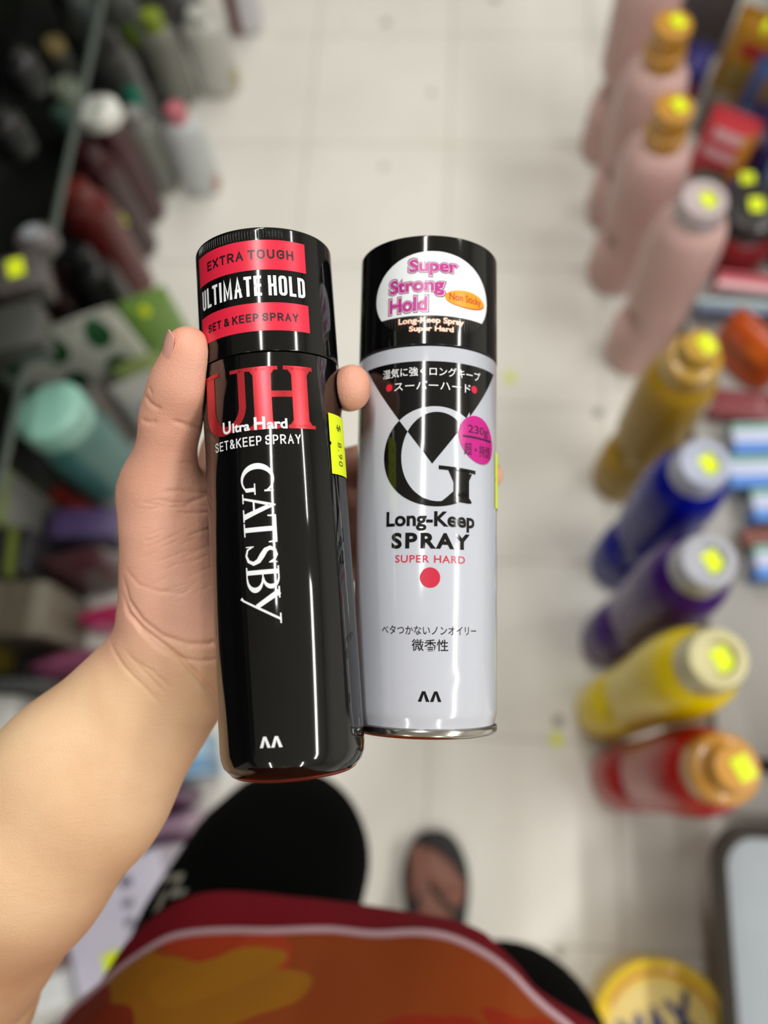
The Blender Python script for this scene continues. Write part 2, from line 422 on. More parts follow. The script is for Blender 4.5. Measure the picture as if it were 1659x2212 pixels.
B_ += ring((40.4, 8.95, 3.9, 2.95), (40.2, 9.0, 2.5, 2.4), -90, 90, 18) + ring((40.8, 3.15, 4.6, 3.15), (40.5, 3.2, 3.1, 2.55), -90, 90, 18) + [[(39, 5.9), (41, 5.9), (41, 6.4), (39, 6.4)]]
Y_ = stroke([(47.0, -2.6), (47.9, -1.6), (51.6, 5.6), (54.9, 11.6)], [1.1, .7, .8, .8]) + stroke([(45.4, 11.6), (50.3, 3.4)], [1.9, 1.6]) + [[(43.6, 11.3), (47.6, 11.3), (47.6, 11.8), (43.6, 11.8)], [(52.8, 11.3), (56.3, 11.3), (56.3, 11.8), (52.8, 11.8)]]
p.polys(down(G + A_ + T_ + S_ + B_ + Y_), INK['white'], 2)
p.build('logotype', body)['label'] = 'large white serif letters running down the can'
p = Print(R1)
chevrons(p, -11.4, -3.4, 12.0, 15.7, INK['white'])
p.build('maker_mark', body)['label'] = 'pair of small white chevrons'
sticker(black_can, R1, 22.4, 36.0, 106.0, 128.8, 'neon yellow price sticker reading $ 8.90')

# --- white can -----------------------------------------------------------------
R2 = CANS['R']['R']; H2 = CANS['R']['H']; KS = R2 / .0265
white_can = thing('hairspray_can', 'white hairspray can with black cap and large letter G, held beside the black can', 'spray can')
white_can.matrix_world = can_frame(CANS['R']['P0'], CANS['R']['P1'])
SEAM2 = .1365 * KS
pf = [(1e-4, .004), (R2-.003, .004), (R2-.0022, .0032), (R2-.0010, .0034), (R2-.0007, .0052), (R2-.0002, .0068), (R2, .0085), (R2, SEAM2-.0005), (R2-.0008, SEAM2)]
pf = pf[:7] + [(R2, .010 + .0015*k) for k in range(20)] + pf[7:]
bm = lathe_bm(pf, 160)
for v in bm.verts:                      # small dent low on the right of the front
    if .008 < v.co.z < .045:
        u = math.atan2(v.co.x, -v.co.y) * R2; d = math.hypot((u - .0100)/.0035, (v.co.z - .0225)/.0030)
        v.co.xy = v.co.xy * (1 - 0.00022 / R2 * math.exp(-d*d))
wbody = obj('can_body', bm, WHITE_L, white_can, sharp=60)
obj('base_rim', lathe_bm(fillet([(R2-.0040, .0022), (R2-.0040, -.0004), (R2-.0012, -.0004), (R2, .0006), (R2+.0001, .0028), (R2-.0012, .0036)], .0006), 96, 1, 1, False, False), SILVER, white_can)['label'] = 'silver metal base rim'
cp = fillet([(1e-4, H2), (R2-.0004, H2), (R2, H2-.0006), (R2+.0001, SEAM2+.0004), (R2-.0006, SEAM2+.0003)], .0005)
wcap = obj('cap', lathe_bm(cp, 128), CAPBL, white_can, sharp=50)
wcap['label'] = 'glossy black cap'
class KPrint(Print):
    """artwork measured on a 26.5 mm can, enlarged to this can's radius"""
    def build(s, *a, **k):
        for v in s.bm.verts: v.co *= KS
        return Print.build(s, *a, **k)
p = KPrint(R2)
lc = (1.8, 155.5); ea, eb = 23.2, 16.2; yc = 147.5
ac = math.degrees(math.asin((yc - lc[1]) / eb))
p.poly(arc(*lc, ea, eb, ac, 180 - ac, 64), INK['paper']); p.poly(arc(*lc, ea, eb, 180 - ac, 360 + ac, 40), INK['grey'])
for t, (x0, x1, y0, y1) in (('Super', (-7.4, 10.9, 162.2, 169.0)), ('Strong', (-15.0, 5.9, 154.8, 162.0)), ('Hold', (-15.0, -.2, 148.9, 154.9))):
    p.text(t, (x0 - .45, x1 + .45, y0 - .45, y1 + .45), INK['purple'], 2, .07)
    p.text(t, (x0 - .1, x1 + .1, y0 - .1, y1 + .1), INK['pale'], 3, .04)
    p.text(t, (x0 + .25, x1 - .25, y0 + .25, y1 - .25), INK['magenta'], 4, .026)
p.oval(14.6, 154.6, 8.6, 3.2, INK['rust'], 2); p.oval(14.4, 154.9, 8.5, 3.1, INK['orange'], 3)
p.text('Non Sticky', (7.5, 21.3, 152.9, 156.5), INK['rust'], 4, .02)
p.text('Long-Keep Spray', (-11.1, 13.5, 143.9, 147.0), INK['salmon'], 2, .05); p.text('Long-Keep Spray', (-10.9, 13.3, 144.1, 146.9), INK['cream'], 3, .025)
p.text('Super Hard', (-7.0, 9.4, 141.0, 143.8), INK['salmon'], 2, .05); p.text('Super Hard', (-6.8, 9.2, 141.2, 143.6), INK['cream'], 3, .025)
p.build('cap_label', wcap)
p = KPrint(R2)
TRI = [(-26.2, 130.6), (1.9, 93.6), (31.1, 130.6)]
p.poly([TRI[0], TRI[1], (10, 103.9), (20, 116.5), TRI[2], (20, 130.6), (10, 130.6), (0, 130.6), (-13, 130.6)], INK['black'], 1)
gm = mat('logo_ink', '#08080a', .12, 0, .1)         # recoloured below where it crosses the triangle
gp = ring((3.2, 96.4, 19.3, 17.8), (3.8, 96.3, 12.9, 15.9), 44, 312, 60)
gp += [[(9.6, 80.6), (15.9, 80.2), (15.9, 91.9), (9.6, 91.9)], [(4.2, 91.7), (18.8, 91.0), (18.8, 92.3), (4.2, 93.1)], [(15.8, 80.2), (17.0, 80.4), (17.0, 81.0), (15.8, 82.4)],
       [(9.6, 87.4), (9.6, 92), (7.4, 92)], [(9.6, 80.6), (9.6, 84.2), (7.2, 82.0), (5.4, 80.5)], [(15.9, 90.9), (15.9, 88.4), (17.2, 90.8)], [(13.2, 109.0), (16.6, 105.2), (16.6, 108.5), (15.9, 113.2), (14.6, 110.9)]]
p.polys(gp, gm, 3)
k = p.mi(gm); kw = p.mi(WHITE_L)
for A, B in ((TRI[0], TRI[1]), (TRI[1], TRI[2])):
    p.cut((A[0], A[1], 0), (B[1]-A[1], A[0]-B[0], 0), only=k)
def above(c, A, B): return (B[0]-A[0]) * (c.y - A[1]) - (B[1]-A[1]) * (c.x - A[0]) > 0
for f in p.bm.faces:
    c = f.calc_center_median()
    if f.material_index == k and above(c, TRI[0], TRI[1]) and above(c, TRI[1], TRI[2]): f.material_index = kw
p.build('emblem', wbody)['label'] = 'black triangle with large letter G'
p = KPrint(R2)
p.text('湿気に強くロングキープ', (-17.2, 21.1, 125.2, 128.6), INK['white'], 2, .006)
p.text('スーパーハード', (-12.3, 16.4, 120.2, 123.4), INK['white'], 2, .004)
p.oval(-14.4, 121.8, 1.35, 1.35, INK['redink'], 2); p.oval(18.1, 121.9, 1.35, 1.35, INK['redink'], 2)
p.build('emblem_lettering', wbody)
p = KPrint(R2)
th = math.radians(-38)
p.poly([(20.4 + 9.4*math.cos(a)*math.cos(th) - 8.1*math.sin(a)*math.sin(th), 103.7 + 9.4*math.cos(a)*math.sin(th) + 8.1*math.sin(a)*math.cos(th)) for a in [2*PI*i/48 for i in range(48)]], INK['pinkspot'], 5)
p.text('230g', (15.2, 25.8, 104.9, 108.7), INK['wine'], 6, .012); p.rect(13.1, 28.0, 103.9, 104.7, INK['wine'], 6)
p.text('超・持続', (13.7, 27.3, 97.6, 102.2), INK['wine'], 6, .012)
p.build('badge', wbody)['label'] = 'magenta oval badge reading 230g'
p = KPrint(R2)
p.text('Long-Keep', (-14.6, 18.4, 70.0, 76.9), INK['black'], 2, .03)
p.text('SPRAY', (-12.3, 16.3, 63.8, 69.4), INK['black'], 2, .04, spacing=1.25)
p.text('SUPER HARD', (-10.8, 14.3, 59.0, 61.6), INK['crimson'], 2, .012, spacing=1.08)
p.oval(1.6, 53.9, 3.5, 3.5, INK['crimson'], 2)
p.text('ベタつかないノンオイリー', (-15.6, 19.4, 34.5, 37.5), INK['black'], 2, .002)
p.text('微香性', (-4.4, 8.1, 29.0, 33.0), INK['black'], 2, .006)
p.build('printed_lettering', wbody)
p = KPrint(R2)
chevrons(p, -2.1, 5.9, 12.2, 15.7, INK['black'])
p.build('maker_mark', wbody)['label'] = 'pair of small black chevrons'
sticker(white_can, R2, 32.8*KS, 43.5*KS, 80.8*KS, 101.6*KS, 'neon yellow price sticker wrapped round the right side', False)
# ------------------------------------------------------------------ the photographer: arm, hand, shirt, shorts, foot
VIEW = Vector((0.063, -0.3171, 0.9463))             # the direction the palm faces (thickness axis of hand and forearm)
ARM = [
    ((-0.1068, 0.0458, 1.0907), 0.0275, (-0.147, -0.004, 1.0735), 0.037, 0.74, 0.01),
    ((-0.147, -0.004, 1.0735), 0.037, (-0.1747, -0.0366, 1.0602), 0.04, 0.8, 0.01),
    ((-0.1747, -0.0366, 1.0602), 0.04, (-0.243, -0.1213, 0.9898), 0.041, 0.85, 0.01),
    ((-0.1056, 0.0548, 1.0777), 0.02, (-0.0929, 0.1393, 1.0936), 0.0115, 0.75, 0.01),
    ((-0.1046, 0.0548, 1.0777), 0.019, (-0.0725, 0.1309, 1.0852), 0.012, 0.8, 0.01),
    ((-0.1016, 0.055, 1.0775), 0.019, (-0.0514, 0.1206, 1.0782), 0.0115, 0.8, 0.01),
    ((-0.0974, 0.0514, 1.076), 0.019, (-0.033, 0.1082, 1.0718), 0.011, 0.8, 0.01),
    ((-0.1052, 0.0571, 1.0986), 0.0225, (-0.1097, 0.0948, 1.1189), 0.0162, 0.85, 0.01),
    ((-0.1086, 0.0701, 1.101), 0.02, (-0.1099, 0.1019, 1.1213), 0.0155, 0.85, 0.008),
    ((-0.1098, 0.1019, 1.1213), 0.015, (-0.1107, 0.1112, 1.1287), 0.0146, 0.9, 0.008),
    ((-0.1188, 0.1111, 1.1228), 0.010199999999999999, (-0.1167, 0.1137, 1.1257), 0.009000000000000001, 1, 0.008),
    ((-0.11, 0.1117, 1.1299), 0.0136, (-0.1035, 0.1328, 1.1481), 0.0108, 0.92, 0.006),
    ((-0.1035, 0.1328, 1.1481), 0.0108, (-0.0991, 0.1413, 1.157), 0.010199999999999999, 0.9, 0.006),
    ((-0.0991, 0.1408, 1.1568), 0.010199999999999999, (-0.0949, 0.1528, 1.1659), 0.008199999999999999, 0.88, 0.006),
    ((-0.0949, 0.1413, 1.1572), 0.007200000000000001, (-0.0928, 0.1485, 1.1632), 0.006, 1, 0.008),
    ((-0.0995, 0.1114, 1.1153), 0.008, (-0.0924, 0.1385, 1.0954), 0.01, 1, 0.012),
    ((-0.093, 0.1412, 1.0942), 0.011, (-0.0595, 0.1597, 1.1114), 0.0092, 1, 0.006),
    ((-0.0595, 0.1597, 1.1114), 0.0092, (-0.0374, 0.1555, 1.1291), 0.0074, 1, 0.004),
    ((-0.0374, 0.1555, 1.1291), 0.007, (-0.0336, 0.1455, 1.1509), 0.0066, 1, 0.003),
    ((-0.037, 0.1555, 1.1376), 0.006, (-0.0339, 0.1488, 1.1515), 0.0056, 1, 0.004),
    ((-0.0368, 0.1496, 1.1356), 0.006, (-0.0339, 0.1431, 1.149), 0.0056, 1, 0.004),
    ((-0.0731, 0.1329, 1.0827), 0.011, (-0.0334, 0.1421, 1.0795), 0.0094, 1, 0.006),
    ((-0.0334, 0.1421, 1.0795), 0.0094, (-0.0013, 0.1434, 1.0746), 0.0086, 1, 0.004),
    ((-0.0013, 0.1434, 1.0746), 0.0086, (0.0232, 0.1402, 1.0772), 0.006900000000000001, 1, 0.004),
    ((-0.0519, 0.1223, 1.0746), 0.0105, (-0.018, 0.127, 1.0697), 0.009000000000000001, 1, 0.006),
    ((-0.018, 0.127, 1.0697), 0.009000000000000001, (0.0036, 0.1268, 1.0682), 0.0083, 1, 0.004),
    ((0.0036, 0.1268, 1.0682), 0.0083, (0.0186, 0.1263, 1.0686), 0.007200000000000001, 1, 0.004),
    ((-0.0335, 0.1096, 1.067), 0.0096, (-0.0088, 0.111, 1.0637), 0.008199999999999999, 1, 0.006),
    ((-0.0088, 0.111, 1.0637), 0.008199999999999999, (0.0063, 0.1108, 1.0616), 0.0074, 1, 0.004),
    ((0.0063, 0.1108, 1.0616), 0.0074, (0.0175, 0.1103, 1.0617), 0.0064, 1, 0.004),
]                       # round cones: (joint, radius, joint, radius, flatness, blend)
CREASE = [
    ([(-0.1129, 0.1283, 1.1546), (-0.109, 0.1272, 1.154), (-0.1055, 0.1277, 1.1539)], 0.0009, 0.0006),
    ([(-0.0995, 0.127, 1.1575), (-0.0947, 0.1257, 1.1568), (-0.0904, 0.1263, 1.1567), (-0.0878, 0.1281, 1.1571)], 0.0009, 0.0008),
    ([(-0.1109, 0.1369, 1.1574), (-0.1084, 0.134, 1.1562), (-0.1057, 0.1325, 1.1556), (-0.1034, 0.1318, 1.1552)], 0.0008, 0.0006),
    ([(-0.1089, 0.1395, 1.1581), (-0.1071, 0.1369, 1.1571)], 0.0006, 0.0004),
    ([(-0.0999, 0.1153, 1.1431), (-0.0955, 0.1162, 1.1431), (-0.0922, 0.1154, 1.1426)], 0.0006, 0.0002),
    ([(-0.1066, 0.1045, 1.1399), (-0.0996, 0.1055, 1.1398), (-0.0924, 0.1052, 1.1392), (-0.0884, 0.1068, 1.1394)], 0.0008, 0.0004),
    ([(-0.0976, 0.1005, 1.138), (-0.0924, 0.1035, 1.1386), (-0.0882, 0.1061, 1.1392)], 0.0008, 0.0005),
    ([(-0.1225, 0.0723, 1.1281), (-0.1201, 0.0643, 1.1252), (-0.1137, 0.0575, 1.1225), (-0.1055, 0.0524, 1.1203), (-0.0955, 0.0495, 1.1186), (-0.0875, 0.0494, 1.1181), (-0.0822, 0.0516, 1.1184)], 0.0011, 0.0009),
    ([(-0.1234, 0.0671, 1.1243), (-0.1203, 0.0599, 1.1216), (-0.1134, 0.0548, 1.1195), (-0.1051, 0.0499, 1.1173), (-0.0977, 0.0446, 1.115), (-0.0921, 0.0382, 1.1125), (-0.0874, 0.0316, 1.11), (-0.0816, 0.0222, 1.1064)], 0.0011, 0.0012),
    ([(-0.1215, 0.0629, 1.1227), (-0.1143, 0.0539, 1.1192), (-0.1069, 0.0486, 1.117), (-0.0996, 0.0449, 1.1152), (-0.0905, 0.0436, 1.1142), (-0.0824, 0.044, 1.1138)], 0.0009, 0.0005),
    ([(-0.1303, 0.0491, 1.1166), (-0.1218, 0.0409, 1.1133), (-0.1125, 0.0337, 1.1102), (-0.105, 0.0263, 1.1072)], 0.0009, 0.0004),
    ([(-0.1217, 0.047, 1.1153), (-0.1108, 0.0381, 1.1116), (-0.1042, 0.0315, 1.1089)], 0.0008, 0.0003),
    ([(-0.1217, 0.0756, 1.1312), (-0.1152, 0.0699, 1.1289), (-0.1063, 0.0679, 1.1276), (-0.0956, 0.0678, 1.1269)], 0.0009, 0.0003),
    ([(-0.1174, 0.0438, 1.1139), (-0.1091, 0.0399, 1.1121), (-0.1016, 0.0334, 1.1094)], 0.0008, 0.0003),
    ([(-0.112, 0.1003, 1.1399), (-0.107, 0.1015, 1.14), (-0.102, 0.1017, 1.1397)], 0.0005, 0.00018425456231761198),
    ([(-0.0971, 0.0729, 1.1297), (-0.0904, 0.0762, 1.1304), (-0.0837, 0.0795, 1.131)], 0.0005, 0.00016426922295063203),
    ([(-0.1133, 0.1002, 1.1399), (-0.1091, 0.0997, 1.1395), (-0.105, 0.0999, 1.1393)], 0.0005, 0.00024906437547237174),
    ([(-0.1004, 0.0973, 1.1381), (-0.0958, 0.0972, 1.1378), (-0.0911, 0.0976, 1.1376)], 0.0005, 0.0002567437372786155),
    ([(-0.0989, 0.1017, 1.1395), (-0.0928, 0.1018, 1.1391), (-0.0868, 0.102, 1.1388)], 0.0005, 0.00014844642787852552),
    ([(-0.1072, 0.1012, 1.1399), (-0.0995, 0.101, 1.1393), (-0.0918, 0.1009, 1.1388)], 0.0005, 0.00016803931833173194),
    ([(-0.0976, 0.0821, 1.1328), (-0.0903, 0.0848, 1.1333), (-0.083, 0.0875, 1.1337)], 0.0005, 0.00018623136690107712),
    ([(-0.1042, 0.0875, 1.1351), (-0.1003, 0.089, 1.1353), (-0.0965, 0.0911, 1.1358)], 0.0005, 0.00012691815505155976),
    ([(-0.1152, 0.079, 1.133), (-0.1107, 0.0809, 1.1333), (-0.1063, 0.0828, 1.1337)], 0.0005, 0.00017485492246754495),
    ([(-0.0964, 0.0974, 1.1379), (-0.0913, 0.0979, 1.1377), (-0.0862, 0.0987, 1.1376)], 0.0005, 0.0001642087735935493),
    ([(-0.1087, 0.0745, 1.131), (-0.1041, 0.076, 1.1312), (-0.0995, 0.0784, 1.1317)], 0.0005, 0.00013615671019485753),
    ([(-0.1154, 0.0951, 1.1384), (-0.1087, 0.0981, 1.139), (-0.1019, 0.1007, 1.1394)], 0.0005, 0.00017297071925947754),
    ([(-0.1127, 0.0859, 1.1351), (-0.1094, 0.0868, 1.1352), (-0.1062, 0.0885, 1.1356)], 0.0005, 0.0002727580157347752),
    ([(-0.1006, 0.0663, 1.1277), (-0.0975, 0.0673, 1.1279), (-0.0944, 0.0693, 1.1283)], 0.0005, 0.00024403830963602377),
    ([(-0.1073, 0.0666, 1.1283), (-0.1012, 0.0691, 1.1287), (-0.0952, 0.0711, 1.129)], 0.0005, 0.00015062643276939828),
    ([(-0.1077, 0.0992, 1.1393), (-0.1028, 0.0992, 1.1389), (-0.0978, 0.0989, 1.1385)], 0.0005, 0.00012150343461433034),
    ([(-0.1158, 0.0975, 1.1392), (-0.1089, 0.0983, 1.139), (-0.102, 0.0987, 1.1387)], 0.0005, 0.00013553635411182256),
    ([(-0.0964, 0.0882, 1.1348), (-0.0923, 0.0907, 1.1354), (-0.0883, 0.0924, 1.1357)], 0.0005, 0.00014698724340860228),
    ([(-0.103, 0.0989, 1.1388), (-0.0997, 0.0994, 1.1388), (-0.0964, 0.0993, 1.1385)], 0.0005, 0.0002796218443340945),
    ([(-0.1137, 0.083, 1.1342), (-0.1069, 0.0856, 1.1346), (-0.1002, 0.0892, 1.1354)], 0.0005, 0.00019644191408368675),
    ([(-0.1115, 0.0879, 1.1357), (-0.1082, 0.0896, 1.1361), (-0.105, 0.0909, 1.1363)], 0.0005, 0.0002622880666587793),
    ([(-0.0993, 0.085, 1.1339), (-0.0961, 0.0868, 1.1343), (-0.0929, 0.0881, 1.1345)], 0.0005, 0.00015329047891177606),
    ([(-0.111, 0.0694, 1.1295), (-0.1073, 0.0709, 1.1297), (-0.1036, 0.0733, 1.1303)], 0.0005, 0.00021045507206542014),
    ([(-0.0962, 0.089, 1.1351), (-0.0888, 0.0917, 1.1355), (-0.0814, 0.095, 1.1361)], 0.0005, 0.0002391562057024279),
    ([(-0.1068, 0.101, 1.1398), (-0.1026, 0.1006, 1.1394), (-0.0985, 0.1009, 1.1392)], 0.0005, 0.00026793237944299647),
    ([(-0.1092, 0.0781, 1.1323), (-0.1023, 0.0806, 1.1327), (-0.0954, 0.0837, 1.1332)], 0.0005, 0.0002044838228407359),
    ([(-0.1027, 0.0772, 1.1316), (-0.0983, 0.0783, 1.1316), (-0.0939, 0.0803, 1.132)], 0.0005, 0.00013190089089704695),
    ([(-0.0958, 0.0664, 1.1275), (-0.0896, 0.0693, 1.128), (-0.0833, 0.073, 1.1288)], 0.0005, 0.000140421246012235),
    ([(-0.0963, 0.0783, 1.1315), (-0.0929, 0.0799, 1.1318), (-0.0896, 0.0817, 1.1322)], 0.0005, 0.0002110729497339526),
    ([(-0.1005, 0.0676, 1.1282), (-0.0963, 0.0693, 1.1285), (-0.0923, 0.072, 1.1291)], 0.0005, 0.0001220976443410027),
    ([(-0.0989, 0.1005, 1.1391), (-0.0919, 0.1001, 1.1385), (-0.0848, 0.1005, 1.1382)], 0.0005, 0.0002080973435084829),
    ([(-0.0988, 0.097, 1.1379), (-0.0924, 0.0973, 1.1376), (-0.086, 0.0983, 1.1375)], 0.0005, 0.0002437718174270837),
    ([(-0.1066, 0.0835, 1.1339), (-0.1034, 0.0851, 1.1342), (-0.1003, 0.0868, 1.1346)], 0.0005, 0.00019821299619770795),
    ([(-0.0985, 0.0806, 1.1324), (-0.0948, 0.0821, 1.1326), (-0.091, 0.0841, 1.1331)], 0.0005, 0.00020367780674104176),
]
BODY = [
    ((-.06, -.34, .90), .150, (-.06, -.35, 1.10), .150, .80, .05),     # pelvis, belly
    ((-.06, -.35, 1.10), .150, (-.06, -.38, 1.33), .155, .75, .05),    # chest
    ((-.06, -.40, 1.36), .065, (-.06, -.40, 1.47), .058, 1, .04),      # neck stump above the frame
    ((-.22, -.40, 1.36), .060, (.10, -.40, 1.36), .060, 1, .04),       # shoulders
    ((-.255, -.40, 1.34), .052, (-0.243, -0.1213, 0.9898), .045, 1, .03),              # left upper arm down to the elbow
    ((-0.243, -0.1213, 0.9898), .045, (-0.2154, -0.0955, 1.0125), .041, 1, .02),
    ((-.15, -.33, .86), .095, (-.155, -.10, .52), .066, 1, .03),       # left thigh
    ((-.155, -.10, .52), .060, (-.155, -.13, .09), .036, 1, .02),      # left shin
    ((.05, -.34, .86), .095, (.055, -.27, .48), .066, 1, .03),
    ((.055, -.27, .48), .058, (.035, -.29, .09), .036, 1, .02),        # right shin
]
def foot_cones(hx, hy, yaw, side):
    """heel at hx, hy; side = -1 when the big toe is on the left"""
    c, s_ = math.cos(yaw), math.sin(yaw)
    def P(x, y, z): return (hx + x*c - y*s_, hy + x*s_ + y*c, z)
    F = [(P(0, .02, .052), .030, P(0, .10, .062), .030, 1, .02), (P(0, .035, .10), .036, P(0, .04, .07), .034, 1, .02),
         (P(0, .10, .058), .030, P(side*.016, .185, .041), .020, 1, .02), (P(0, .09, .050), .028, P(-side*.020, .175, .038), .017, 1, .02),
         (P(side*.022, .185, .041), .019, P(side*.025, .240, .036), .0135, 1, .004)]
    for i, (x, y, r) in enumerate(((.004, .238, .0098), (-.011, .229, .0092), (-.024, .216, .0088), (-.036, .199, .0085))):
        F.append((P(-side*-1*x if False else side*x, .178, .036), .011, P(side*x*1.05, y, .032), r, 1, .003))
    return F
RF = (.030, -.325, .075, -1)
LF = (-.165, -.30, .02, 1)

def sdf_mesh(cones, h, flat_axis=None, pad=.03):
    """smooth union of (flattened) round cones on a grid, polygonised with surface nets"""
    lo = np.min([np.minimum(np.array(c[0]) - c[1], np.array(c[2]) - c[3]) for c in cones], 0) - .012
    hi = np.max([np.maximum(np.array(c[0]) + c[1], np.array(c[2]) + c[3]) for c in cones], 0) + .012
    n = np.ceil((hi - lo) / h).astype(int) + 1
    F = np.full(n, 1., np.float32)
    for p1, r1, p2, r2, fl, k in cones:
        p1, p2 = np.array(p1), np.array(p2)
        m = k * 1.5 + .006
        a = np.maximum(((np.minimum(p1 - r1, p2 - r2) - m - lo) / h).astype(int), 0)
        b = np.minimum(((np.maximum(p1 + r1, p2 + r2) + m - lo) / h).astype(int) + 2, n)
        X, Y, Z = np.meshgrid(*[(lo[i] + h * np.arange(a[i], b[i])).astype(np.float32) for i in range(3)], indexing='ij')
        d = p2 - p1
        qx, qy, qz = X - p1[0], Y - p1[1], Z - p1[2]
        if fl != 1 and flat_axis is not None:
            fa = np.array(flat_axis)
            e = d - fa * d.dot(fa)
            da = d.dot(fa); dd = d.dot(d)
            t0 = np.clip((qx*d[0] + qy*d[1] + qz*d[2]) / dd, 0, 1)
            off = (qx*fa[0] + qy*fa[1] + qz*fa[2]) - t0 * da
            g = off * (1 / fl - 1)
            qx, qy, qz = qx + fa[0]*g, qy + fa[1]*g, qz + fa[2]*g
        t = np.clip((qx*d[0] + qy*d[1] + qz*d[2]) / d.dot(d), 0, 1)
        D = np.sqrt((qx - t*d[0])**2 + (qy - t*d[1])**2 + (qz - t*d[2])**2) - (r1 + (r2 - r1) * t)
        D = D * (fl ** .5)
        sl = tuple(slice(a[i], b[i]) for i in range(3)); S = F[sl]
        hh = np.maximum(k - np.abs(S - D), 0) / k
        F[sl] = np.minimum(S, D) - hh * hh * k * .25
    I = F < 0
    def c8(A):
        return [A[i:n[0]-1+i, j:n[1]-1+j, l:n[2]-1+l] for i in (0, 1) for j in (0, 1) for l in (0, 1)]
    cnt = sum(c.astype(np.int8) for c in c8(I))
    act = (cnt > 0) & (cnt < 8)
    idx = np.argwhere(act); vals = np.stack([c[act] for c in c8(F)], 1)
    offs = np.array([(i, j, l) for i in (0, 1) for j in (0, 1) for l in (0, 1)], np.float32)
    acc = np.zeros((len(idx), 3)); num = np.zeros(len(idx))
    for a in range(8):
        for b in range(a + 1, 8):
            if np.abs(offs[a] - offs[b]).sum() != 1: continue
            va, vb = vals[:, a], vals[:, b]; mk = (va < 0) != (vb < 0)
            t = np.where(mk, va / np.where(mk, va - vb, 1), 0)
            acc += mk[:, None] * (offs[a] + t[:, None] * (offs[b] - offs[a])); num += mk
    V = lo + h * (idx + acc / num[:, None])
    ids = np.full(act.shape, -1, np.int64); ids[act] = np.arange(len(idx))
    quads = []
    for ax in range(3):
        s0 = [slice(None)] * 3; s1 = [slice(None)] * 3; s0[ax] = slice(0, -1); s1[ax] = slice(1, None)
        A, B = I[tuple(s0)], I[tuple(s1)]; ch = np.argwhere(A != B)
        u, v = (ax + 1) % 3, (ax + 2) % 3
        ok = (ch[:, u] > 0) & (ch[:, v] > 0) & (ch[:, u] < n[u]-1) & (ch[:, v] < n[v]-1); ch = ch[ok]
        def cell(du, dv):
            c = ch.copy(); c[:, u] -= du; c[:, v] -= dv
            return ids[c[:, 0], c[:, 1], c[:, 2]]
        q = np.stack([cell(1, 1), cell(0, 1), cell(0, 0), cell(1, 0)], 1)
        fl = ~A[ch[:, 0], ch[:, 1], ch[:, 2]]
        q[fl] = q[fl][:, ::-1]
        quads.append(q)
    return V, np.concatenate(quads)

def relax(V, Q, it=3):
    E = np.concatenate([Q[:, [0, 1]], Q[:, [1, 2]], Q[:, [2, 3]], Q[:, [3, 0]]])
    for _ in range(it):
        acc = np.zeros_like(V); num = np.zeros(len(V))
        for a, b in ((0, 1), (1, 0)):
            for k in range(3): acc[:, k] += np.bincount(E[:, a], V[E[:, b], k], len(V))
            num += np.bincount(E[:, a], minlength=len(V))
        V = V * .4 + acc / num[:, None] * .6
    return V

def mesh_np(name, V, Q):
    me = bpy.data.meshes.new(name)
    me.vertices.add(len(V)); me.vertices.foreach_set('co', V.astype(np.float32).ravel())
    me.loops.add(Q.size); me.loops.foreach_set('vertex_index', Q.astype(np.int32).ravel())
    me.polygons.add(len(Q)); me.polygons.foreach_set('loop_start', np.arange(0, Q.size, 4, dtype=np.int32))
    me.update(calc_edges=True)
    return me

def squeeze(V):
    """skin pressed against a can lies on the can"""
    for k in 'LR':
        P0, P1 = np.array(CANS[k]['P0']), np.array(CANS[k]['P1']); R = CANS[k]['R'] + .00025
        L = np.linalg.norm(P1 - P0); a = (P1 - P0) / L
        q = V - P0; s = q @ a; rad = q - np.outer(s, a); r = np.linalg.norm(rad, axis=1)
        m = (s > 0) & (s < L) & (r < R)
        V[m] = (P0 + np.outer(s, a) + rad * (R / np.maximum(r, 1e-6))[:, None])[m]
    return V

V, Q = sdf_mesh(ARM, .0011, VIEW)
V = relax(V, Q, 4)
V = squeeze(V)
me = mesh_np('body', V, Q)
bm = bmesh.new(); bm.from_mesh(me); bm.normal_update()
vw = VIEW
fs = [f for f in bm.faces if f.normal.dot(vw) > -.25 and any(True for _ in (0,))
      and (lambda c: c.y > 0.004 and c.x < -0.086)(f.calc_center_median())]
es = list({e for f in fs for e in f.edges})
bmesh.ops.subdivide_edges(bm, edges=es, cuts=1, use_grid_fill=True, smooth=0)
bm.normal_update()
VV = np.array([v.co[:] for v in bm.verts]); NN = np.array([v.normal[:] for v in bm.verts])
fa = np.array(VIEW)
D = np.zeros(len(VV))
for pts, width, depth in CREASE:
    P = np.array(pts)
    best = np.full(len(VV), 1.)
    tt = np.zeros(len(VV))
    near = np.where(np.linalg.norm(VV - P.mean(0), axis=1) < np.linalg.norm(P - P.mean(0), axis=1).max() + .03)[0]
    W = VV[near]; bb = np.full(len(near), 1.); ends = np.zeros(len(near))
    for i in range(len(P) - 1):
        a, b = P[i], P[i+1]; d = (b - a) - fa * (b - a).dot(fa)
        q = W - a; q = q - np.outer(q @ fa, fa)
        t = np.clip(q @ d / d.dot(d), 0, 1); dist = np.linalg.norm(q - np.outer(t, d), axis=1)
        s = (i + t) / (len(P) - 1)
        m = dist < bb; bb[m] = dist[m]; ends[m] = s[m]
    fade = np.minimum(1, 5 * np.minimum(ends, 1 - ends) + .15)
    front = np.clip(NN[near] @ fa * 2 + .4, 0, 1)
    D[near] -= depth * np.exp(-(bb / width) ** 2) * fade * front
VV = VV + NN * D[:, None]
VV = squeeze(VV)
for v, c in zip(bm.verts, VV): v.co = c
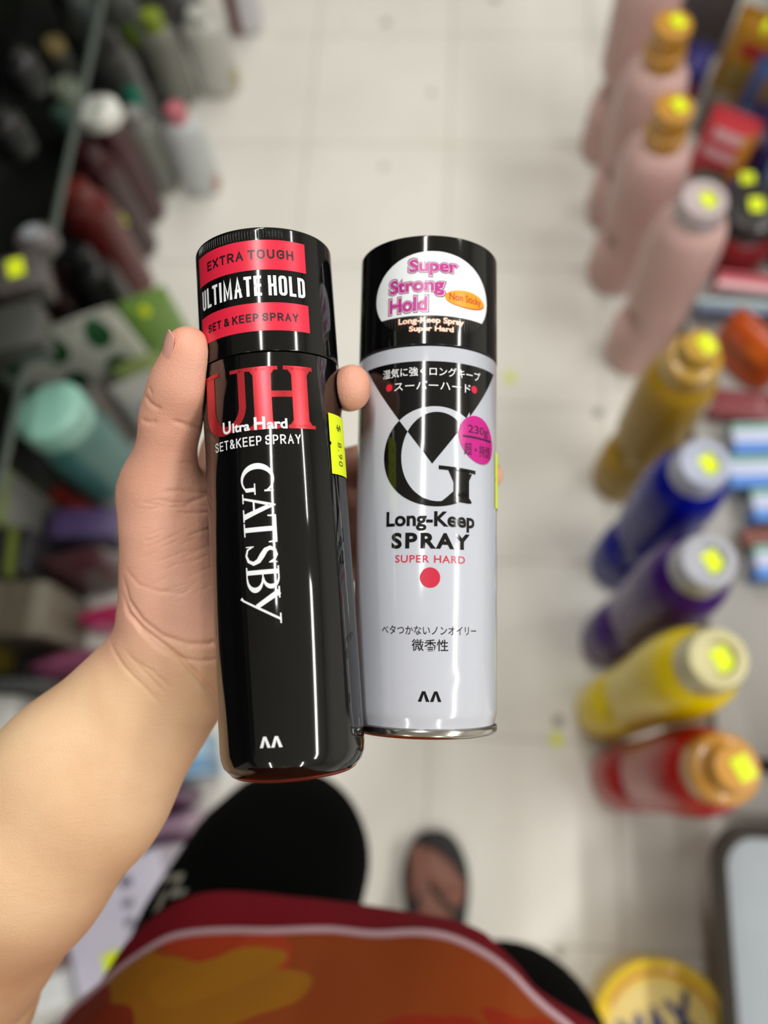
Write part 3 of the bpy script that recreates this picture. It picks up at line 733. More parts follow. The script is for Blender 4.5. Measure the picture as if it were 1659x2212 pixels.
# torso, upper arm, legs and feet join the same surface
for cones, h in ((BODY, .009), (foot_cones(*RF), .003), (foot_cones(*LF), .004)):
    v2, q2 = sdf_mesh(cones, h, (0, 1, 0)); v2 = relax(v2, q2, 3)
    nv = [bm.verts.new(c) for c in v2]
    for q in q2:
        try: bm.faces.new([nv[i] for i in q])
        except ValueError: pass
bm.to_mesh(me); bm.free()

def skin_material():
    m = bpy.data.materials.new('skin'); m.use_nodes = True
    nt = m.node_tree; N, L = nt.nodes, nt.links; b = N['Principled BSDF']
    tc = N.new('ShaderNodeTexCoord')
    def noise(s, d, dist=0):
        n = N.new('ShaderNodeTexNoise'); n.inputs['Scale'].default_value = s; n.inputs['Detail'].default_value = d; n.inputs['Distortion'].default_value = dist
        L.new(tc.outputs['Object'], n.inputs['Vector']); return n.outputs['Fac']
    # palm and thumb are pinker than the forearm: blend along the arm, from the wrist to the thumb tip
    sx = N.new('ShaderNodeSeparateXYZ'); L.new(tc.outputs['Object'], sx.inputs[0])
    mr = N.new('ShaderNodeMapRange'); L.new(sx.outputs['Y'], mr.inputs[0]); mr.interpolation_type = 'SMOOTHSTEP'
    mr.inputs[1].default_value = 0.031; mr.inputs[2].default_value = 0.061
    m1 = N.new('ShaderNodeMix'); m1.data_type = 'RGBA'; L.new(mr.outputs[0], m1.inputs[0])
    m1.inputs[6].default_value = srgb('#eac6a0'); m1.inputs[7].default_value = srgb('#dba893')
    m2 = N.new('ShaderNodeMix'); m2.data_type = 'RGBA'; m2.blend_type = 'MULTIPLY'; m2.inputs[0].default_value = .9
    rp = N.new('ShaderNodeValToRGB'); rp.color_ramp.elements[0].position = .32; rp.color_ramp.elements[1].position = .68
    rp.color_ramp.elements[0].color = (.86, .76, .70, 1); rp.color_ramp.elements[1].color = (1, 1, .98, 1)
    L.new(noise(26, 4, .3), rp.inputs[0]); L.new(m1.outputs[2], m2.inputs[6]); L.new(rp.outputs[0], m2.inputs[7])
    mt = N.new('ShaderNodeMapRange'); L.new(sx.outputs['Y'], mt.inputs[0]); mt.interpolation_type = 'SMOOTHSTEP'
    mt.inputs[1].default_value = 0.135; mt.inputs[2].default_value = 0.159; mt.inputs[4].default_value = .55
    m3 = N.new('ShaderNodeMix'); m3.data_type = 'RGBA'; L.new(mt.outputs[0], m3.inputs[0]); L.new(m2.outputs[2], m3.inputs[6]); m3.inputs[7].default_value = srgb('#e39a80')
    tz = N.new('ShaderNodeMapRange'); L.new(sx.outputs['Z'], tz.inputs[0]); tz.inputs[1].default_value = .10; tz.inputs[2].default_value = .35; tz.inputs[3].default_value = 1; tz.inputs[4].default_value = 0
    m4 = N.new('ShaderNodeMix'); m4.data_type = 'RGBA'; L.new(tz.outputs[0], m4.inputs[0]); L.new(m3.outputs[2], m4.inputs[6]); m4.inputs[7].default_value = srgb('#7d5142')     # feet darkened: the body's shade put into the skin colour
    L.new(m4.outputs[2], b.inputs['Base Color'])
    b.inputs['Roughness'].default_value = .48
    b.inputs['Subsurface Weight'].default_value = .12
    b.inputs['Subsurface Radius'].default_value = (1, .35, .2); b.inputs['Subsurface Scale'].default_value = .004
    # skin relief: fine wrinkles running across the thumb and palm, pores
    mp = N.new('ShaderNodeMapping'); mp.inputs['Rotation'].default_value = (0, 0, -.45); mp.inputs['Scale'].default_value = (120, 620, 300)
    L.new(tc.outputs['Object'], mp.inputs[0])
    wv = N.new('ShaderNodeTexNoise'); wv.inputs['Scale'].default_value = 1; wv.inputs['Detail'].default_value = 4; wv.inputs['Distortion'].default_value = .6
    L.new(mp.outputs[0], wv.inputs['Vector'])
    ad = N.new('ShaderNodeMath'); ad.operation = 'MULTIPLY_ADD'; L.new(wv.outputs['Fac'], ad.inputs[0]); ad.inputs[1].default_value = .6; L.new(noise(1500, 2), ad.inputs[2])
    bp = N.new('ShaderNodeBump'); bp.inputs['Strength'].default_value = .32; bp.inputs['Distance'].default_value = .0007
    L.new(ad.outputs[0], bp.inputs['Height']); L.new(bp.outputs['Normal'], b.inputs['Normal'])
    return m
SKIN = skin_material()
person = thing('person', 'person in red and orange jersey holding up two spray cans with the left hand', 'person', (-.06, -.25, 0))
def under(o):
    o.parent = person; o.matrix_parent_inverse = Matrix.Translation((.06, .25, 0)); return o
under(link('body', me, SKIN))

NAILM = mat('fingernail', '#d8a394', .28, 0, .2, var=.04)
def nail(center, axis, out, length, width, r):
    """curved plate lying on the finger: axis points to the tip, out is the nail's outward direction"""
    c, ax, ou = Vector(center), Vector(axis).normalized(), Vector(out)
    ou = (ou - ax * ou.dot(ax)).normalized(); sd = ax.cross(ou)
    bm = bmesh.new(); rows = []
    for side in (0, 1):
        g = []
        for i in range(9):
            s = -1 + 2*i/8; row = []
            for j in range(9):
                t = -1 + 2*j/8
                half = width/2 * (1 - .25*max(0, abs(s)**6)) ; a = t * half / r
                rr = r - side*.0006 - .0004*max(0, -s)**2 - (.0006*s*s if s > 0 else 0)
                row.append(bm.verts.new(c + ax*(s*length/2*(1 - .12*t*t)) + (ou*math.cos(a) + sd*math.sin(a))*rr))
            g.append(row)
        rows.append(g)
    for g in rows:
        for i in range(8):
            for j in range(8): bm.faces.new((g[i][j], g[i+1][j], g[i+1][j+1], g[i][j+1]))
    a, b = rows
    bd = [(i, 0) for i in range(8)] + [(8, j) for j in range(8)] + [(8-i, 8) for i in range(8)] + [(0, 8-j) for j in range(8)]
    for k in range(len(bd)):
        (i, j), (m_, n_) = bd[k], bd[(k+1) % len(bd)]
        bm.faces.new((a[i][j], a[m_][n_], b[m_][n_], b[i][j]))
    return bm
for args in [((-0.0954, 0.1515, 1.1653), (0.0042, 0.012, 0.0091), (-0.873, -0.173, 0.423), 0.0135, 0.012, 0.0084), ((-0.0343, 0.1473, 1.1473), (0.0035, -0.0109, 0.0225), (0.993, 0.193, -0.001), 0.0105, 0.0115, 0.0066)]:
    under(obj('fingernail', nail(*args), NAILM))

# shirt ---------------------------------------------------------------------------
def jersey_material():
    m = bpy.data.materials.new('jersey_fabric'); m.use_nodes = True
    nt = m.node_tree; N, L = nt.nodes, nt.links; b = N['Principled BSDF']
    tc = N.new('ShaderNodeTexCoord')
    nz = N.new('ShaderNodeTexNoise'); nz.inputs['Scale'].default_value = 14; nz.inputs['Detail'].default_value = 1
    L.new(tc.outputs['Object'], nz.inputs['Vector'])
    wob = N.new('ShaderNodeMix'); wob.data_type = 'VECTOR'; wob.inputs[0].default_value = .018     # wavy outlines
    L.new(tc.outputs['Object'], wob.inputs[4]); L.new(nz.outputs['Color'], wob.inputs[5])
    col = None
    for (cx_, cy_, rx_, ry_, ang, hexc) in [(-0.1375, -0.0969, 0.0547, 0.0067, 0.05, '#9c3416'), (-0.0998, -0.0985, 0.0172, 0.0103, 0.3, '#a33a18'), (-0.1636, -0.1187, 0.0939, 0.0122, 0.1, '#96600f'), (-0.122, -0.1062, 0.0371, 0.0061, 0.25, '#9c660f'), (-0.2115, -0.144, 0.0567, 0.0099, 0.3, '#7e2a10'), (-0.0131, -0.1268, 0.0468, 0.0083, 0.05, '#8e2812'), (0.0663, -0.1302, 0.0324, 0.0072, -0.4, '#8e2812'), (-0.0788, -0.1406, 0.0608, 0.0063, 0.0, '#8e2812')]:       # printed camouflage patches
        mp = N.new('ShaderNodeMapping'); mp.vector_type = 'TEXTURE'
        mp.inputs['Location'].default_value = (cx_*.982 + .009, cy_*.982 + .009, 0); mp.inputs['Rotation'].default_value = (0, 0, ang); mp.inputs['Scale'].default_value = (rx_, ry_, 1e3)
        L.new(wob.outputs[1], mp.inputs[0])
        ln = N.new('ShaderNodeVectorMath'); ln.operation = 'LENGTH'; L.new(mp.outputs[0], ln.inputs[0])
        lt = N.new('ShaderNodeMapRange'); L.new(ln.outputs['Value'], lt.inputs[0]); lt.inputs[1].default_value = 1.0; lt.inputs[2].default_value = 1.04; lt.inputs[3].default_value = 1; lt.inputs[4].default_value = 0
        mxn = N.new('ShaderNodeMix'); mxn.data_type = 'RGBA'; L.new(lt.outputs[0], mxn.inputs[0])
        if col is None: mxn.inputs[6].default_value = srgb('#8a3d12')
        else: L.new(col, mxn.inputs[6])
        mxn.inputs[7].default_value = srgb(hexc); col = mxn.outputs[2]
    L.new(col, b.inputs['Base Color'])
    b.inputs['Roughness'].default_value = .75; b.inputs['Specular IOR Level'].default_value = .12
    n2 = N.new('ShaderNodeTexNoise'); n2.inputs['Scale'].default_value = 900; L.new(tc.outputs['Object'], n2.inputs['Vector'])
    bp = N.new('ShaderNodeBump'); bp.inputs['Strength'].default_value = .2; bp.inputs['Distance'].default_value = .0004
    L.new(n2.outputs['Fac'], bp.inputs['Height']); L.new(bp.outputs['Normal'], b.inputs['Normal'])
    return m
HEM = [(-0.2452, -0.1732, 0.8), (-0.2393, -0.1611, 0.8), (-0.2319, -0.1476, 0.8), (-0.222, -0.1366, 0.8), (-0.2144, -0.123, 0.8), (-0.2066, -0.1096, 0.8), (-0.1911, -0.0937, 0.8), (-0.1707, -0.0798, 0.8), (-0.1538, -0.0744, 0.8), (-0.1301, -0.0724, 0.8), (-0.0905, -0.0735, 0.8), (-0.043, -0.0758, 0.8), (-0.0115, -0.0784, 0.8), (0.0194, -0.0816, 0.8), (0.0424, -0.0887, 0.8), (0.0525, -0.0969, 0.8), (0.0651, -0.1075, 0.8), (0.0774, -0.1201, 0.8), (0.0954, -0.1296, 0.8), (0.1158, -0.1389, 0.8), (0.1288, -0.1482, 0.8)]            # front of the hem, left to right
PIPE = [(-0.2386, -0.1667, 0.832), (-0.2303, -0.1532, 0.832), (-0.2217, -0.1424, 0.832), (-0.2104, -0.1329, 0.832), (-0.1982, -0.1214, 0.832), (-0.1857, -0.1117, 0.832), (-0.1682, -0.1008, 0.832), (-0.1501, -0.0961, 0.832), (-0.1262, -0.0936, 0.832), (-0.0988, -0.0923, 0.832), (-0.0618, -0.0893, 0.832), (-0.0324, -0.0901, 0.832), (-0.0031, -0.0873, 0.832), (0.0187, -0.0893, 0.832), (0.0404, -0.0972, 0.832), (0.0562, -0.1069, 0.832), (0.0694, -0.1185, 0.832), (0.0824, -0.128, 0.832), (0.091, -0.1331, 0.832), (0.1023, -0.142, 0.832)]          # the white piping above it
def resample(pts, n):
    P = [Vector(q) for q in pts]; L = [0]
    for a, b in zip(P, P[1:]): L.append(L[-1] + (b - a).length)
    out = []
    for i in range(n):
        s = L[-1] * i / (n - 1); k = max(j for j in range(len(L) - 1) if L[j] <= s + 1e-9)
        t = (s - L[k]) / max(L[k+1] - L[k], 1e-9)
        p0, p1, p2, p3 = P[max(k-1, 0)], P[k], P[k+1], P[min(k+2, len(P)-1)]
        out.append(.5*((2*p1) + (p2-p0)*t + (2*p0-5*p1+4*p2-p3)*t*t + (3*p1-p0-3*p2+p3)*t**3))
    return out
NF, NB = 60, 30
def loop(front, back_y, z, wide=None):
    F = resample(front, NF); a, b = F[-1], F[0]
    c = (a + b) / 2; out = list(F)
    for i in range(1, NB + 1):
        t = PI * i / (NB + 1)
        out.append(Vector((c.x + (a.x - c.x) * math.cos(t), c.y + (a.y-c.y)*math.cos(t) - (c.y - back_y) * math.sin(t), a.z*(1-i/(NB+1)) + b.z*i/(NB+1))))
    return out
hem = loop(HEM, -.50, .8); pipe = loop(PIPE, -.50, .83)
def ellipse_loop(cx, cy, rx, ry, z, p=2.3):
    F = []
    for i in range(NF): 
        t = PI - PI * i / (NF - 1); F.append((cx + rx*math.copysign(abs(math.cos(t))**(2/p), math.cos(t)), cy + ry*abs(math.sin(t))**(2/p), z))
    out = [Vector(q) for q in F]
    for i in range(1, NB + 1):
        t = -PI * i / (NB + 1); out.append(Vector((cx + rx*math.copysign(abs(math.cos(t))**(2/p), math.cos(t)), cy - ry*abs(math.sin(t))**(2/p), z)))
    return out
def mix(A, B, t, lift=0): return [a.lerp(b, t) for a, b in zip(A, B)]
belly = ellipse_loop(-.07, -.33, .205, .19, 1.02)
chest = ellipse_loop(-.06, -.37, .21, .165, 1.20); should = ellipse_loop(-.06, -.40, .22, .12, 1.38); neck = ellipse_loop(-.06, -.40, .075, .07, 1.43, 2)
bm = bmesh.new()
rings = [[p - (p - Vector((-.06, -.33, p.z))).normalized()*.004 + Vector((0, 0, .004)) for p in hem], [p + Vector((0,0,-.001)) for p in hem], hem] + [mix(hem, pipe, t) for t in (.25, .5, .75)] + [pipe]
loft(bm, rings, False, False)
shirt_m = jersey_material(); REDF = mat('red_jersey_trim', '#6c0e1b', .8, bump=.15, scale=60, spec=.12)
top = [pipe] + [mix(pipe, belly, t) for t in (.2, .4, .6, .8)] + [belly, mix(belly, chest, .5), chest, mix(chest, should, .6), should, mix(should, neck, .6), neck]
loft(bm, top, False, False, mi=1)
bmesh.ops.remove_doubles(bm, verts=bm.verts, dist=1e-5)
me = bpy.data.meshes.new('jersey'); bmesh.ops.recalc_face_normals(bm, faces=bm.faces); bm.to_mesh(me); bm.free()
shirt = under(link('jersey', me, [REDF, shirt_m])); shirt['label'] = 'red hemmed jersey with orange and amber camouflage panels'
pc = obj('piping', tube_bm([p + Vector((0, .0008, .0008)) for p in pipe], .0026, 8, True), mat('white_piping', '#a5868e', .6), shirt); pc['label'] = 'thin white piping above the red hem'
pc.parent = shirt
for v in (.02,):
    sl = bmesh.new()
    P0, P1 = Vector((-.235, -.40, 1.365)), Vector((-0.2484, -0.2467, 1.1474))
    d = (P1 - P0).normalized(); u = d.orthogonal().normalized(); v_ = d.cross(u)
    loft(sl, [[P0 + (P1-P0)*t + (u*math.cos(2*PI*k/20) + v_*math.sin(2*PI*k/20)) * (.068 + .012*t) for k in range(20)] for t in (0, .35, .7, 1)], False, False)
    obj('sleeve', sl, REDF, shirt)

# shorts --------------------------------------------------------------------------
SHM = mat('black_shorts_cloth', '#030404', .95, spec=.04, scale=50)
def oval_ring(cx, cy, rx, ry, z, n=40, wob=0, ph=0, p=2):
    return [(cx + (rx + wob*math.sin(5*2*PI*i/n + ph))*math.copysign(abs(math.cos(2*PI*i/n))**(2/p), math.cos(2*PI*i/n)), cy + (ry + wob*math.cos(4*2*PI*i/n + ph))*math.copysign(abs(math.sin(2*PI*i/n))**(2/p), math.sin(2*PI*i/n)), z) for i in range(n)]
bm = bmesh.new()
LEGR = [(-0.149, -0.075, 0.091, 0.093, 0.49), (-0.153, -0.1, 0.093, 0.1, 0.56), (-0.156, -0.16, 0.096, 0.115, 0.66), (-0.138, -0.24, 0.103, 0.135, 0.78), (-0.13, -0.31, 0.12, 0.13, 0.9)]
loft(bm, [oval_ring(-.150, -.070, .080, .082, .470), oval_ring(-.150, -.070, .088, .090, .468)] + [oval_ring(*q) for q in LEGR], False, False)
loft(bm, [oval_ring(.085, -.245, .094, .097, .470), oval_ring(.085, -.245, .102, .105, .468), oval_ring(.085, -.245, .103, .106, .49), oval_ring(.080, -.26, .107, .112, .60), oval_ring(.06, -.29, .112, .125, .76), oval_ring(.02, -.32, .12, .13, .90)], False, False)
sh = under(obj('shorts', bm, SHM)); sh['label'] = 'loose black knee-length shorts'
pr = bmesh.new()                       # white numeral printed on the left leg
LEG = [(-0.149, -0.075, 0.091, 0.093, 0.49), (-0.153, -0.1, 0.093, 0.1, 0.56), (-0.156, -0.16, 0.096, 0.115, 0.66), (-0.138, -0.24, 0.103, 0.135, 0.78), (-0.13, -0.31, 0.12, 0.13, 0.9)]
def on_leg(a, z, k=1.02):
    for A, B in zip(LEG, LEG[1:]):
        if z <= B[4] or B is LEG[-1]:
            t = (z - A[4]) / (B[4] - A[4]); cx, cy, rx, ry = [A[i] + (B[i] - A[i]) * t for i in range(4)]
            return (cx + rx*k*math.cos(a), cy + ry*k*math.sin(a), z)
for (a0, z0, a1, z1, wd) in [(2.34, 0.672, 2.1, 0.692, 0.006), (2.1, 0.692, 2.14, 0.712, 0.006), (2.14, 0.712, 2.0, 0.72, 0.006), (2.24, 0.696, 2.26, 0.716, 0.008)]:
    n = 6
    A = [(a0 + (a1-a0)*i/n, z0 + (z1-z0)*i/n) for i in range(n+1)]
    dx, dz = (a1-a0)*.1, z1-z0; ln = math.hypot(dx, dz); na, nz = -dz/ln*wd/.1, dx/ln*wd
    R_ = [(pr.verts.new(on_leg(a + na/2, z + nz/2)), pr.verts.new(on_leg(a - na/2, z - nz/2))) for a, z in A]
    for p_, q_ in zip(R_, R_[1:]): pr.faces.new((p_[0], q_[0], q_[1], p_[1]))
bmesh.ops.solidify(pr, geom=list(pr.faces), thickness=.0008)
o = obj('number_print', pr, mat('white_leg_print', '#b9b6a8', .6), sh); o['label'] = 'off-white printed number on the left leg'

# flip-flops ----------------------------------------------------------------------
RUB = mat('black_rubber', '#111213', .6, bump=.1)
for fx, fy, yaw, sd in (RF, LF):
    c, s_ = math.cos(yaw), math.sin(yaw)
    def P(x, y, z): return (fx + x*c - y*s_, fy + x*s_ + y*c, z)
    prof = [(0, -.022), (.026, -.010), (.037, .02), (.036, .08), (.041, .13), (.050, .18), (.049, .215), (.038, .247), (.020, .266), (0, .270)]
    pts = [(x + .004, y) for x, y in prof] + [(-x + .0, y) for x, y in prof[1:-1][::-1]]
    if sd == 1: pts = [(-x, y) for x, y in pts][::-1]
    Rz = resample([(x, y, 0) for x, y in pts] + [(pts[0][0], pts[0][1], 0)], 64)[:-1]
    ff = obj('flip_flop', (lambda b: (loft(b, [[P(q.x*k, q.y*k + (1-k)*.12, z) for q in Rz] for z, k in ((.001, .97), (.004, 1), (.018, 1), (.021, .975))]), b)[1])(bmesh.new()), RUB)
    under(ff)
    toe = P(sd*.012, .205, .020)
    st = tube_bm([P(sd*.052, .085, .022), P(sd*.050, .11, .050), P(sd*.035, .155, .062), P(sd*.016, .192, .055), toe], .0055, 10)
    obj('strap', st, RUB, ff)
    st = tube_bm([P(-sd*.044, .085, .022), P(-sd*.046, .11, .048), P(-sd*.028, .155, .060), P(sd*.006, .190, .055), toe], .0055, 10)
    obj('strap', st, RUB, ff)
# ------------------------------------------------------------------ shelving
METAL = mat('grey_painted_steel', '#a3a19c', .5, var=.05); DARKM = mat('dark_steel_frame', '#33322f', .5)
def build_unit(name, label, cat, loc, boxes, group=None):
    """boxes: (part name, material, x0, x1, y0, y1, z0, z1, bevel) in world metres"""
    t = thing(name, label, cat, loc, 0, group); t_ = Vector(loc)
    for nm, m, x0, x1, y0, y1, z0, z1, bv in boxes:
        o = obj(nm, box_bm(x0-t_.x, x1-t_.x, y0-t_.y, y1-t_.y, z0-t_.z, z1-t_.z, bv), m, t)
    return t
GLASS = bpy.data.materials.new('dark_tinted_glass'); GLASS.use_nodes = True
_n = GLASS.node_tree; _g = _n.nodes['Principled BSDF']
_g.inputs['Base Color'].default_value = (.62, .70, .66, 1); _g.inputs['Roughness'].default_value = .03; _g.inputs['Transmission Weight'].default_value = 1; _g.inputs['IOR'].default_value = 1.05
_g.inputs['Specular IOR Level'].default_value = .25
EDGE = mat('green_glass_edge', '#4d5852', .3)

build_unit('shelf_unit', 'low grey steel ledge running along the right side of the aisle', 'shelf', (.70, .5, 0), [
    ('ledge', METAL, .437, 1.0, .075, 2.6, .085, .10, .003), ('kick_plate', DARKM, .475, .49, .075, 2.6, 0, .085, 0),
    ('back_panel', METAL, .98, 1.0, .075, 2.6, .10, .85, 0), ('end_panel', DARKM, .50, 1.0, .060, .075, 0, .40, 0), ('ledge', METAL, .445, 1.0, -.005, .055, .085, .10, .003)])
fz = thing('chest_freezer', 'low chest with pale blue grey lid and dark frame at bottom right', 'chest', (.70, -.35, 0))
obj('body', box_bm(-.235, .30, -.45, .325, 0, .20, .012), mat('pale_cabinet', '#c6cbd0', .5), fz)
FRM = mat('dark_bronze_frame', '#2f2820', .5, spec=.25)
bm = bmesh.new()
def rrect(x0, x1, y0, y1, r, z, n=6):
    return [(cx_ + r*math.cos(a), cy_ + r*math.sin(a), z) for cx_, cy_, a0 in ((x1-r, y1-r, 0), (x0+r, y1-r, PI/2), (x0+r, y0+r, PI), (x1-r, y0+r, 1.5*PI)) for a in [a0 + PI/2*i/n for i in range(n+1)]]
loft(bm, [rrect(-.322+.01, .30, -.45, .325, .05, .205), rrect(-.322, .31, -.46, .335, .055, .215), rrect(-.322, .31, -.46, .335, .055, .232), rrect(-.306, .296, -.446, .317, .040, .236), rrect(-.304, .294, -.444, .315, .038, .226)], True, False)
obj('frame', bm, FRM, fz)
bm = bmesh.new(); loft(bm, [rrect(-.305, .295, -.445, .316, .038, .222), rrect(-.305, .295, -.445, .316, .038, .229)])
o = obj('lid', bm, mat('pale_blue_grey_lid', '#8b939a', .35), fz); o['label'] = 'smooth pale blue grey lid'

lu = build_unit('shelf_unit', 'tall dark shelf unit with glass shelf along the left side of the aisle', 'shelf', (-.85, .5, 0), [
    ('base_deck', mat('dark_deck', '#3a3936', .6), -1.15, -.62, .03, 2.6, 0, .003, 0), ('back_panel', mat('black_back', '#151514', .7), -1.17, -1.15, -.62, 2.6, 0, 2.0, 0),
    ('shading_shelf', DARKM, -1.15, -.60, -.62, 2.6, .72, .74, .002), ('shading_shelf', DARKM, -1.15, -.66, -.62, 2.6, 1.50, 1.53, .002)])  # unseen boards, added and the lower one brought down to shade the goods
gp = obj('glass_shelf', box_bm(-.299, .250, -.36, 1.6, .392, .400), GLASS, lu); gp['label'] = 'tinted glass shelf'
obj('edge_strip', box_bm(.250, .256, -.36, 1.6, .391, .401), EDGE, gp)

# ------------------------------------------------------------------ goods
YEL = STICK
def put_sticker(parent, x, y, z, w=.022, l=.028, tilt=(0, 0, 0), name='price_sticker'):
    o = obj(name, box_bm(-w/2, w/2, -l/2, l/2, 0, .0006), YEL, parent, smooth=False)
    o.location = (x, y, z); o.rotation_euler = tilt
    return o
def big_bottle(loc, h, col, capcol, cap, label, lx, stick=(.006, .0), yaw=0, clear=False, group='large detergent bottles on the aisle floor'):
    """tall household bottle: flared foot, grip recess on the aisle side, sloping shoulder"""
    t = thing('cleaner_bottle', label, 'bottle', loc, yaw, group)
    r = lx; hb = h * (.84 if cap == 'pump' else .88 if cap == 'wide' else .935)
    prof = [(.80, 0), (.95, .008), (1.0, .03), (1.0, .16), (.97, .30), (.96, .55), (1.0, .72), (1.0, .84), (.90, .93), (.66, .985), (.42, 1.0), (.40, 1.0)]
    prof = fillet(prof, .05, 4)
    prof = [(a[0] + (b[0]-a[0])*k/m, a[1] + (b[1]-a[1])*k/m) for a, b in zip(prof, prof[1:]) for m in [max(1, int((b[1]-a[1])/.015))] for k in range(m)] + [prof[-1]]
    bm = bmesh.new(); n = 48; rings = []
    for q, z in prof:
        ring_ = []
        for i in range(n):
            a = 2*PI*i/n; x, y = q*r*1.02*math.cos(a), q*r*.98*math.sin(a)
            d = math.exp(-((z - .36)/.07)**2) * max(0, math.cos(a - PI*1.05))**3      # finger recess above the foot
            f = 1 - .58*d
            ring_.append((x*f, y*f, z*hb))
        rings.append(ring_)
    loft(bm, rings)
    obj('body', bm, mat('bottle_plastic_' + col[1:], col, .24, spec=.2), t, sharp=60)
    ch = h - hb
    if cap == 'pump':
        cpf = [(r*.58, 0), (r*.59, ch*.35), (r*.50, ch*.37), (r*.48, ch*.5), (r*.54, ch*.53), (r*.54, ch*.95), (r*.46, ch), (1e-4, ch)]
    elif cap == 'wide':
        cpf = [(r*.70, -ch*.15), (r*.70, ch*.4), (r*.62, ch*.46), (r*.45, ch*.5), (r*.45, ch*.92), (r*.40, ch), (1e-4, ch)]
    else:
        cpf = [(r*.66, -ch*.15), (r*.64, ch*.6), (r*.58, ch*.95), (r*.54, ch), (r*.36, ch), (r*.34, ch*.8), (1e-4, ch*.8)]
    cb = lathe_bm(fillet(cpf, .003), 40)
    c = obj('cap', cb, mat('cap_plastic_' + capcol[1:], capcol, .3, coat=.3), t); c.location = (0, 0, hb)
    put_sticker(t, stick[0], stick[1], h + .0008 - (ch*.2 if cap not in ('pump', 'wide') else 0), .019, .025, (0, 0, .5))
    return t
big_bottle((0.332, 1.303, 0), 0.472, '#d3aea8', '#c8cbd0', 'clear', 'pale pink bottle farthest up the aisle, cap cut off by the frame', 0.056)
big_bottle((0.339, 1.141, 0), 0.445, '#d3aea8', '#b98426', 'pump', 'pale pink bottle with gold cap, second from the far end', 0.056)
big_bottle((0.337, 0.996, 0), 0.428, '#d3aea8', '#b98426', 'pump', 'pale pink bottle with gold cap, just before the clear capped one', 0.056)
big_bottle((0.365, 0.820, 0), 0.439, '#d8b2ac', '#b9aaac', 'clear', 'pale pink bottle with translucent cap next to the all gold one', 0.056)
big_bottle((0.332, 0.562, 0), 0.476, '#b08a22', '#b8902c', 'wide', 'mustard gold bottle with gold cap', 0.053)
big_bottle((0.324, 0.399, 0), 0.478, '#06128c', '#aab0c4', 'clear', 'royal blue bottle with translucent cap', 0.053)
big_bottle((0.304, 0.262, 0), 0.526, '#3d0f70', '#a7a9b4', 'clear', 'dark purple bottle with translucent cap', 0.053)
big_bottle((0.292, 0.146, 0), 0.568, '#f0d400', '#c6bf90', 'clear', 'bright yellow bottle with translucent cap', 0.053)
big_bottle((0.315, 0.041, 0), 0.530, '#b01a18', '#c8903a', 'wide', 'red bottle with gold cap at the near end of the bottle row', 0.054)

def pouch(loc, w, t, h, yaw, cols, label, cat='pack', name='refill_pouch', lean=0, group=None, deco=()):
    """stand-up pack: full at the foot, pinched flat seam on top; deco = flat patches (u, v, ru, rv, colour) on the front"""
    o = thing(name, label, cat, loc, yaw, group); o.rotation_euler = (lean, 0, yaw)
    m = mat('film_' + cols[1:], cols, .33, coat=.25, var=.10, scale=18)
    def sect(v):
        wid = w/2 * (1 - .10*v*v); th = t/2 * (1 - v**2.2) ** .6 + .0015 if v < .93 else .0016
        return wid, th
    bm = bmesh.new(); n = 32; rings = []
    for k in range(17):
        v = k/16; wd, th = sect(v)
        rings.append([(wd*math.copysign(abs(math.cos(2*PI*i/n))**.7, math.cos(2*PI*i/n)), th*math.copysign(abs(math.sin(2*PI*i/n))**.9, math.sin(2*PI*i/n)), v*h) for i in range(n)])
    rings.insert(0, [(x*.85, y*.85, .001) for x, y, z in rings[0]]); 
    for q in range(1, len(rings)): rings[q] = [(x, y, max(z, .004)) for x, y, z in rings[q]]
    loft(bm, rings); obj('pack_body', bm, m, o, sharp=60)
    for (u, v, ru, rv, c, nm) in deco:
        d = bmesh.new(); N = 20
        g = [[None]*(7) for _ in range(7)]
        for a in range(7):
            for b in range(7):
                s_, q_ = -1 + 2*a/6, -1 + 2*b/6
                if nm in ('leaf_spot', 'price_sticker'):      # squircle to disc
                    s_, q_ = s_*math.sqrt(max(0, 1 - q_*q_/2)), q_*math.sqrt(max(0, 1 - s_*s_/2))
                uu, vv = u + s_*ru, min(.985, max(.01, v + q_*rv))
                wd, th = sect(vv); x = uu*w/2; kx = min(1, abs(x)/wd)
                yy = th*max(0, 1 - kx**(2/.7))**(.9/2)
                g[a][b] = d.verts.new((x, -yy - .0012, vv*h))
        for a in range(6):
            for b in range(6): d.faces.new((g[a][b], g[a+1][b], g[a+1][b+1], g[a][b+1]))
        obj(nm, d, mat('print_' + c[1:], c, .4), o)
    return o
